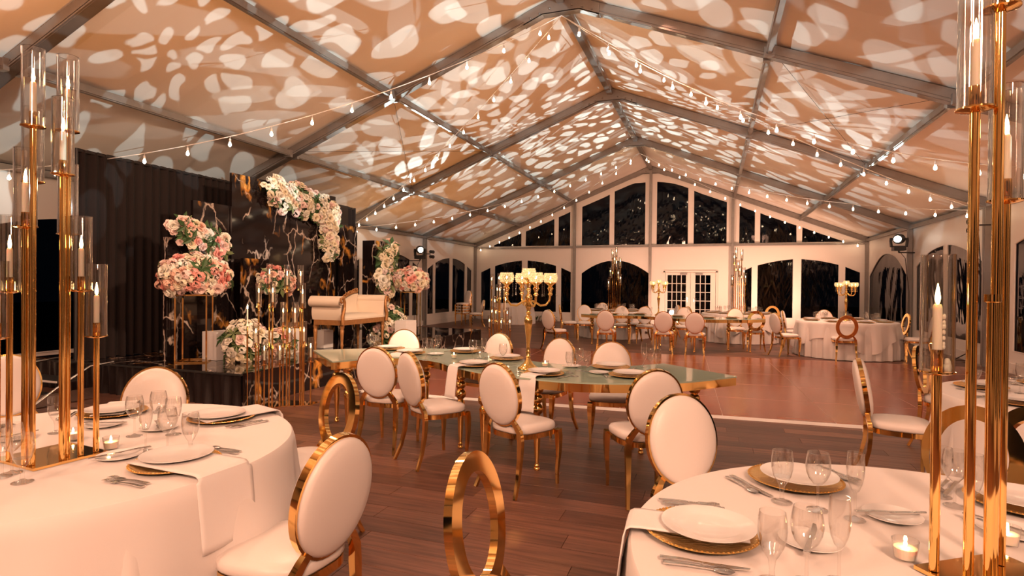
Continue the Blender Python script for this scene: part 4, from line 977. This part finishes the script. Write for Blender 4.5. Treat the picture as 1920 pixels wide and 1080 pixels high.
def ball_pts(n, R, seed, sz=(1, 1, 1), zmin=-.45):
    rnd = random.Random(seed); out = []
    for i in range(n):
        z = 1 - (i + .5) / n * (1 - zmin); a = i * 2.39996; s_ = math.sqrt(max(0, 1 - z * z)); d_ = Vector((s_ * math.cos(a), s_ * math.sin(a), z)); r = R * rnd.uniform(.86, 1.05)
        out.append((Vector((d_.x * r * sz[0], d_.y * r * sz[1], d_.z * r * sz[2])), d_))
    return out
def core(t, r, sz=(1, 1, 1), loc=(0, 0, 0)): ob('foliage_core', MB().sphere(loc, r, 12, 8, sz), 'leaf', t, None)
def path_pts(path, n, seed, rads, facing=(1, -.3, 0)):
    rnd = random.Random(seed); out = []; P = [Vector(p) for p in path]; F_ = Vector(facing).normalized()
    for i in range(n):
        k = rnd.random() * (len(P) - 1); j = int(k); f = k - j; c = P[j].lerp(P[j + 1], f); R = rads[j] * (1 - f) + rads[j + 1] * f
        a = rnd.uniform(0, 2 * PI); rr_ = R * math.sqrt(rnd.random()); side = Vector((-F_.y, F_.x, 0)); q = side * math.cos(a) * rr_ + Vector((0, 0, 1)) * math.sin(a) * rr_
        dep = .16 * math.sqrt(max(0, 1 - (rr_ / R) ** 2)) + rnd.uniform(0, .05)
        out.append((c + q + F_ * dep, F_ + q * 2.5))
    return out
MIXC = ['cream_petal', 'ivory_petal', 'ivory_petal', 'cream_petal', 'pale_pink_petal']; MIXP = ['cream_petal', 'pale_pink_petal', 'blush_petal', 'pink_petal', 'ivory_petal']
gl = [PX(x, y, BX + .12) for x, y in ((505, 352), (545, 375), (585, 385), (615, 400), (612, 435), (613, 475))]; g0 = gl[0]
t = flowers('flower_garland', 'long cream rose garland draped over the top right of the marble backdrop', g0, path_pts([p - g0 for p in gl], 330, 11, [.20, .33, .29, .25, .19, .17]), MIXC, .10, 1.2, 5, group=None, hyp=.3)
ob('foliage_core', MB().tube([p - g0 + Vector((.02, 0, 0)) for p in gl], [.09, .16, .15, .12, .09, .07], 8), 'leaf', t, None)
p = PX(368, 452, -4.75)
t = flowers('flower_spray', 'loose pink and cream rose spray fixed to the left backdrop panel', p, path_pts([PX(325, 415, -4.7) - p, PX(350, 440, -4.7) - p, PX(375, 450, -4.7) - p, PX(405, 460, -4.7) - p, PX(395, 485, -4.7) - p], 110, 3, [.09, .2, .22, .17, .07]), MIXP, .33, 1.15, 6, hyp=.2)
ob('foliage_core', MB().sphere((-.05, 0, 0), .12, 10, 6), 'leaf', t, None); ob('stem', MB().tube([(-.03, 0, -.1), (-.12, -.05, -.7), (-.14, 0, -1.62)], .012, 6), 'dark_steel', t)
# gold frame flower stands with flower balls
def frame_stand(x, y, s_, h, label, rz, group='gold frame flower stands'):
    t = thing('flower_stand', label, 'stand', (x, y, SZ), rz, group); b = .011
    for ex in (-1, 1):
        for ey in (-1, 1): ob('post', MB().box((ex * s_ / 2, ey * s_ / 2, h / 2), (b * 1.7, b * 1.7, h)), 'gold', t)
    for z, nm in ((.01, 'bottom_frame'), (h - .01, 'top_frame')):
        mb = MB()
        for e in (-1, 1): mb.box((0, e * s_ / 2, z), (s_, b * 1.6, b * 1.6)); mb.box((e * s_ / 2, 0, z), (b * 1.6, s_, b * 1.6))
        ob(nm, mb, 'gold', t)
    ob('top_plate', MB().box((0, 0, h + .003), (s_, s_, .006)), 'black_plastic', t); return t
fx, fy = -4.44, 6.02
frame_stand(fx, fy, .38, .93, 'open gold frame stand under the pink flower ball, left of stage', .62)
t = flowers('flower_ball', 'large pink and cream flower ball on the left gold frame stand', (fx, fy, SZ + 1.16), ball_pts(170, .40, 2, (1.08, 1.08, .72), -.75), ['pink_petal', 'pale_pink_petal', 'blush_petal', 'cream_petal', 'ivory_petal', 'cream_petal'], .05, 1.35, 8, hyp=.5); core(t, .33, (1.05, 1.05, .7))
fx2, fy2 = -3.72, 10.75
frame_stand(fx2, fy2, .34, .93, 'open gold frame stand under the right flower ball, by stage end', .3)
t = flowers('flower_ball', 'pink and cream flower ball on the right gold frame stand', (fx2, fy2, SZ + 1.16), ball_pts(120, .34, 5, (1.05, 1.05, .75), -.75), ['pale_pink_petal', 'blush_petal', 'cream_petal', 'ivory_petal', 'pink_petal'], .06, 1.35, 9, hyp=.45); core(t, .28, (1.05, 1.05, .72))
# middle spray behind the rods, floor flowers
def mound(px, py, X, n, R, sz, lab, mix, seed, leafp=.25):
    p = PX(px, py, X); t = flowers('flower_arrangement', lab, p, ball_pts(n, R, seed, sz, -.8), mix, leafp, 1.15, seed, hyp=.3); core(t, R * .8, sz); return p, t
p, t = mound(518, 528, -4.45, 60, .30, (.7, 1.2, .8), 'cream and pink flowers behind the tall candle rods', MIXP, 21); ob('pedestal', MB().box((0, 0, -(p.z - SZ) / 2 - .1), (.22, .26, p.z - SZ - .2)), 'black_marble', t)
def floor_mound(px, py, lab, n, R, sz, mix, seed):
    p = PZ(px, py, SZ); p.z = SZ + R * sz[2] * .62; t = flowers('flower_arrangement', lab, p, ball_pts(n, R, seed, sz, -.6), mix, .28, 1.15, seed, hyp=.3); core(t, R * .8, sz)
floor_mound(462, 676, 'cream floor flowers between the white boxes on the stage', 75, .34, (.8, .95, 1.05), MIXC, 31)
floor_mound(524, 664, 'cream and pink floor flowers right of the near white box', 45, .27, (.8, .9, .9), MIXP, 32)
floor_mound(727, 645, 'cream and green floor flowers right of the settee', 85, .38, (.85, .85, 1.15), MIXC, 33)
p = PX(720, 505, -4.25)
t = flowers('flower_column', 'tall cream and peach flower column right of the marble backdrop', p, path_pts([PX(728, 470, -4.2) - p, PX(722, 495, -4.2) - p, PX(716, 525, -4.2) - p, PX(722, 545, -4.2) - p], 110, 13, [.2, .22, .26, .18]), MIXP[:3] + MIXC, .35, 1.5, 12, hyp=.25)
ob('foliage_core', MB().sphere((-.08, 0, 0), .3, 10, 8, (.4, .6, 1.5)), 'leaf', t, None)
ob('column', MB().box((-.25, .05, (SZ - p.z) / 2 + .3), (.3, .5, p.z - SZ + .6)), 'black_marble', t)
ob('gold_leaf', MB().grid(lambda u, v: (.12 + .02 * math.sin(v * 3), (u - .5) * .16 * math.sin(PI * min(1, v + .05)) + .12 - .12 * v, -.15 - .6 * v), 4, 8), 'gold_leaf', t)
# white boxes
for i, (px, py, w_, d_, h_, lab) in enumerate([(415, 676, .30, .34, .40, 'white box left of the candle rods on the stage'), (545, 664, .26, .26, .38, 'white box behind the candle rods'), (768, 652, .24, .3, .46, 'white box at the right end of the stage'), (612, 654, .22, .22, .30, 'white box seen under the settee')]):
    p = PZ(px, py, SZ); X = p.x - .15
    mb = MB().box((0, 0, h_ / 2), (w_, d_, h_ - .004)); b = ob('display_box', mb, 'white_board', loc=(X, p.y + .12, SZ + .002), rot=(0, 0, -.12)); tag(b, lab, 'box', 'white boxes on the stage')
    ob('lid_seam', MB().box((0, 0, h_ * .86), (w_ + .004, d_ + .004, .004)), 'white_trim', b)
# ---------------------------------------------------------------- settee (faces +X)
sx, syy = -3.37, 8.12
so = thing('settee', 'carved gold wooden settee with cream padding and scrolled arms on the stage', 'sofa', (sx, syy, SZ))
HW, HD = .62, .29
ob('seat_rail', MB().box((HD - .02, 0, .48), (.04, 2 * HW, .08)).box((-HD + .02, 0, .48), (.04, 2 * HW, .08)).box((0, HW - .02, .48), (2 * HD, .04, .08)).box((0, -HW + .02, .48), (2 * HD, .04, .08)), 'carved_wood', so)
ob('seat_cushion', MB().grid(lambda u, v: ((u - .5) * 2 * HD * .98, (v - .5) * 2 * HW * .96, .52 + .085 * (1 - (2 * u - 1) ** 6) * (1 - (2 * v - 1) ** 8) + .0), 14, 20).box((0, 0, .53), (2 * HD * .97, 2 * HW * .95, .03)), 'cream_fabric', so, 60)
for ex in (-1, 1):
    for ey in (-1, 1):
        ob('leg', MB().lathe([(.014, 0), (.02, .01), (.016, .03), (.02, .10), (.028, .13), (.02, .15), (.022, .2), (.03, .3), (.034, .36), (.026, .38), (.036, .40), (.036, .46)], 12, (ex * (HD - .04), ey * (HW - .04), 0)), 'carved_wood', so, 50)
for ey in (-1, 1):
    def arm(u, v, ey=ey):       # profile going up and rolling outward
        t_ = v
        if t_ < .55: y, z = HW - .07 + .05 * t_ / .55 * .4, .52 + .26 * t_ / .55
        else: q = (t_ - .55) / .45 * 1.55 * PI; y, z = HW + .02 - .07 + .075 * (1 - math.cos(q)) , .80 + .075 * math.sin(q)
        return ((u - .5) * 2 * HD * .98, ey * y, z)
    mb = MB().grid(arm, 3, 24); m_ = len(mb.v)
    ob('arm_pad', mb, 'cream_fabric', so, 60)
    ob('arm_outer_panel', MB().grid(lambda u, v, ey=ey: ((u - .5) * 2 * HD * .96, ey * (HW - .015 + .035 * math.sin(v * PI)), .5 + .30 * v), 4, 6), 'cream_fabric', so, 60)
    ob('arm_roll', MB().tube([(-HD * .98, ey * (HW + .01), .83), (HD * .98, ey * (HW + .01), .83)], .068, 18), 'cream_fabric', so, 60)
    pts = [(HD + .005, ey * (HW - .0), .45), (HD + .012, ey * (HW + .02), .58), (HD + .012, ey * (HW - .03), .70), (HD + .012, ey * (HW - .035), .80), (HD + .012, ey * (HW + .0), .875), (HD + .012, ey * (HW + .06), .86), (HD + .012, ey * (HW + .065), .81), (HD + .012, ey * (HW + .03), .80)]
    ob('arm_scroll', MB().tube(pts, [.03, .03, .024, .022, .022, .02, .018, .02], 8), 'carved_wood', so, 60)
# back: low at left (-y), high at right and at far left, carved crest
def crest(u): return .86 - .17 * math.sin(PI * min(1, u / .62)) ** 1.0 * (1 if u < .62 else 0) + (.12 * math.sin(PI * (u - .62) / .76) if u >= .62 else 0)
ob('back_pad', MB().grid(lambda u, v: (-HD + .05 - .03 * math.sin(PI * v), -HW + .06 + (2 * HW - .12) * u, .56 + (crest(u) - .06 - .56) * v), 24, 8).grid(lambda u, v: (-HD - .01, -HW + .06 + (2 * HW - .12) * (1 - u), .56 + (crest(1 - u) - .06 - .56) * v), 24, 4), 'cream_fabric', so, 60)
cm = MB()
for i in range(28):
    u = i / 27; c = Vector((-HD + .03, -HW + .05 + (2 * HW - .1) * u, crest(u))); r_ = .03 + .012 * math.sin(i * 2.1)
    pts = [c + Vector((.01 * math.sin(q), r_ * (1 - q / 9) * math.cos(q + i), r_ * (1 - q / 9) * math.sin(q + i))) for q in [k * .7 for k in range(10)]]
    cm.tube(pts, .010, 5)
ob('carved_crest', cm.tube([(-HD + .02, -HW + .05 + (2 * HW - .1) * i / 24, crest(i / 24) - .035) for i in range(25)], .02, 6), 'carved_wood', so, 50)
# ---------------------------------------------------------------- moving head lamps
def moving_head(lab, loc, aim):
    t = thing('moving_head_light', lab, 'stage light', loc, 0, 'moving head pattern lights'); d = (Vector(aim) - Vector(loc)); q = d.to_track_quat('-Z', 'Y').to_matrix().to_4x4()
    ob('base', MB().box((0, 0, -.26), (.28, .26, .10)), 'black_plastic', t)
    ob('yoke', MB().tube([(-.17, 0, -.21), (-.19, 0, -.05), (-.18, 0, .03)], 0, rect=(.05, .09), up=(0, 1, 0)).tube([(.17, 0, -.21), (.19, 0, -.05), (.18, 0, .03)], 0, rect=(.05, .09), up=(0, 1, 0)).box((0, 0, -.20), (.36, .12, .03)), 'black_plastic', t)
    ob('head', MB().lathe([(.02, .20), (.09, .19), (.13, .12), (.135, -.05), (.12, -.14), (.115, -.17), (.10, -.17)], 20).xf(q), 'black_plastic', t)
    ob('lens', MB().lathe([(.001, -.174), (.05, -.178), (.095, -.168)], 20, cap=False).xf(q), 'lens_glow', t)
    ob('clamp_arm', MB().tube([(0, 0, -.31), (0, 0, -.36)], .02, 6).tube([(0, 0, -.36), (math.copysign(7.38 - abs(loc[0]), loc[0]), .15, -.36)], .018, 6), 'dark_steel', t)
    ob('cable', MB().tube([(0, .12, -.26), (math.copysign(.2, loc[0]), .2, -.5), (math.copysign(.30, loc[0]), .2, -1.4), (math.copysign(.31, loc[0]), .2, -2.6)], .008, 5), 'black_cable', t)
    return t
moving_head('lit black moving-head light clamped high on the right wall post', (6.98, 17.75, 2.80), (1.5, 6, 1.8))
moving_head('lit black moving-head light high by the left wall, above the flowers', (-6.85, 16.9, 2.62), (3.0, 3, 1.4))
for x, y, z, lab in ((7.1, 13.3, 2.8, 'small black clamp light on the right wall post behind the gold rods'), (-7.05, 18.0, 2.62, 'small black clamp light on the far left wall post')):
    t = thing('clamp_light', lab, 'light', (x, y, z), 0, 'small clamp lights'); s = math.copysign(1, x)
    for k in (0, .17): ob('lamp_can', MB().tube([(0, 0, -k), (-s * .16, -.05, -k - .02)], [.05, .06], 12), 'black_plastic', t)
    ob('bracket', MB().tube([(s * .0, 0, .05), (s * .0, 0, -.25)], .012, 6).box((s * .10, 0, -.08), (.22, .03, .03)), 'dark_steel', t)
# ---------------------------------------------------------------- string lights
sock = MB().lathe([(.004, -.03), (.013, -.035), (.015, -.075), (.012, -.08)], 8).tube([(0, 0, 0), (0, 0, -.035)], .0035, 5).me('bulb_socket', 'cable')
bm = MB().lathe([(.009, -.078), (.013, -.09), (.021, -.112), (.023, -.124), (.018, -.140), (.005, -.149)], 10).me('bulb', 'bulb_glow', 60)
def strand(a, b, sag, n, lab):
    a, b = Vector(a), Vector(b); t = thing('string_light', lab, 'string lights', a, 0, 'festoon string lights'); f = lambda u: (b - a) * u - Vector((0, 0, sag * 4 * u * (1 - u)))
    ob('wire', MB().tube([f(i / 30) for i in range(31)], .0065, 5), 'cable', t, 60)
    for i in range(n):
        p = f((i + .6) / n); s = mobj('bulb_socket', sock, t, p); mobj('bulb', bm, s)
R1 = (0, FR[3], HR - .16); R2 = (0, 19.2, HR - .12); lb = 'string of warm white bulbs '
LE1, LE2, LE4 = (-7.15, 5.1, 3.02), (-7.2, FR[4] - .1, 3.02), (-7.2, GY - .2, 3.0); RE1, RE2, RE4 = (7.2, FR[3] + .1, 2.98), (7.2, FR[4] - .1, 3.02), (7.2, GY - .2, 3.0)
strand(R1, LE1, .48, 14, lb + 'from the near ridge down to the near left eave'); strand(R1, LE2, .30, 17, lb + 'from the near ridge down to the middle left eave')
strand(R2, LE2, .45, 17, lb + 'from the far ridge to the middle left eave'); strand(R2, LE4, .28, 14, lb + 'from the far ridge to the back left corner')
strand(R1, RE1, .72, 15, lb + 'from the near ridge toward the near right eave'); strand(R1, RE2, .25, 17, lb + 'from the near ridge to the middle right eave')
strand(R2, RE2, .45, 17, lb + 'from the far ridge to the middle right eave'); strand(R2, RE4, .25, 15, lb + 'from the far ridge to the back right corner')
# ---------------------------------------------------------------- greenery and outside
def bush(name, lab, x, y, n, R, h, cat='plant', z=0., mat=None, seed=3):
    t = thing(name, lab, cat, (x, y, z), 0); rnd = random.Random(seed); mb = MB()
    for i in range(n):
        a = rnd.uniform(0, 6.28); r = R * math.sqrt(rnd.random()); p = Vector((r * math.cos(a), r * math.sin(a) * .5, rnd.random() * h)); q = Vector((rnd.uniform(-1, 1), rnd.uniform(-1, 1), rnd.uniform(-.2, 1))).normalized(); L = rnd.uniform(.06, .12); s_ = q.cross(Vector((0, 0, 1))).normalized() * L * .3
        mb.add([p, p + q * L * .5 + s_, p + q * L, p + q * L * .5 - s_], [(0, 1, 2, 3)])
    o = ob('foliage', mb, mat or 'leaf', t, None)
    ob('stem', MB().tube([(0, 0, 0), (.02, 0, h * .5), (.06, 0, h)], .015, 6), 'bark', t)
v = PY(1010, 596, 22.2); bush('green_cuttings', 'low pile of green leafy cuttings on the far floor by the back wall', v.x, 22.2, 260, .75, .22)
def tree(x, y, h, seed, lab):
    t = thing('outdoor_tree', lab, 'tree', (x, y, -.15), 0, 'dark trees outside the windows'); rnd = random.Random(seed)
    ob('trunk', MB().tube([(0, 0, 0), (.2, .1, h * .4), (.1, .2, h * .75), (.3, .2, h)], [.28, .22, .17, .08], 9), 'bark', t, 60)
    for k in range(5): a = rnd.uniform(0, 6.28); ob('branch', MB().tube([(.15, .15, h * (.3 + .1 * k)), (math.cos(a) * 1.2, math.sin(a) * 1.2, h * (.45 + .1 * k)), (math.cos(a) * 2, math.sin(a) * 2, h * (.42 + .09 * k))], [.1, .06, .02], 6), 'bark', t, 60)
    mb = MB()
    for i in range(900):
        a = rnd.uniform(0, 6.28); r = 2.4 * math.sqrt(rnd.random()); p = Vector((r * math.cos(a), r * math.sin(a), h * rnd.uniform(.28, 1.05))); L = rnd.uniform(.35, .8); q = Vector((rnd.uniform(-.5, .5), rnd.uniform(-.5, .5), -1)).normalized(); s_ = q.cross(Vector((math.cos(a), math.sin(a), 0))).normalized() * .035
        mb.add([p, p + q * L * .5 + s_, p + q * L, p + q * L * .5 - s_], [(0, 1, 2, 3)])
    o = ob('fronds', mb, 'dry_frond', t, None); o['kind'] = 'stuff'
tree(-5.6, 26.4, 4.2, 1, 'dark shaggy tree outside behind the left back window'); tree(-.2, 26.8, 3.4, 2, 'shaggy drooping tree outside the wide arched back window'); tree(4.4, 26.2, 4.0, 3, 'dark tree outside right of the french doors'); tree(-10.4, 19.8, 4.0, 5, 'dark tree outside the far left wall windows')
# cables along the right wall
cb = MB().tube([(7.15, 13.4, 2.6), (7.12, 13.2, 2.0), (7.15, 13.3, 1.0), (7.1, 13.6, .25), (6.9, 13.9, .02), (6.8, 15, .012), (6.9, 17, .012)], .011, 6)
tag(ob('power_cable', cb, 'black_cable'), 'black power cable running down the right wall and along the floor', 'cable')
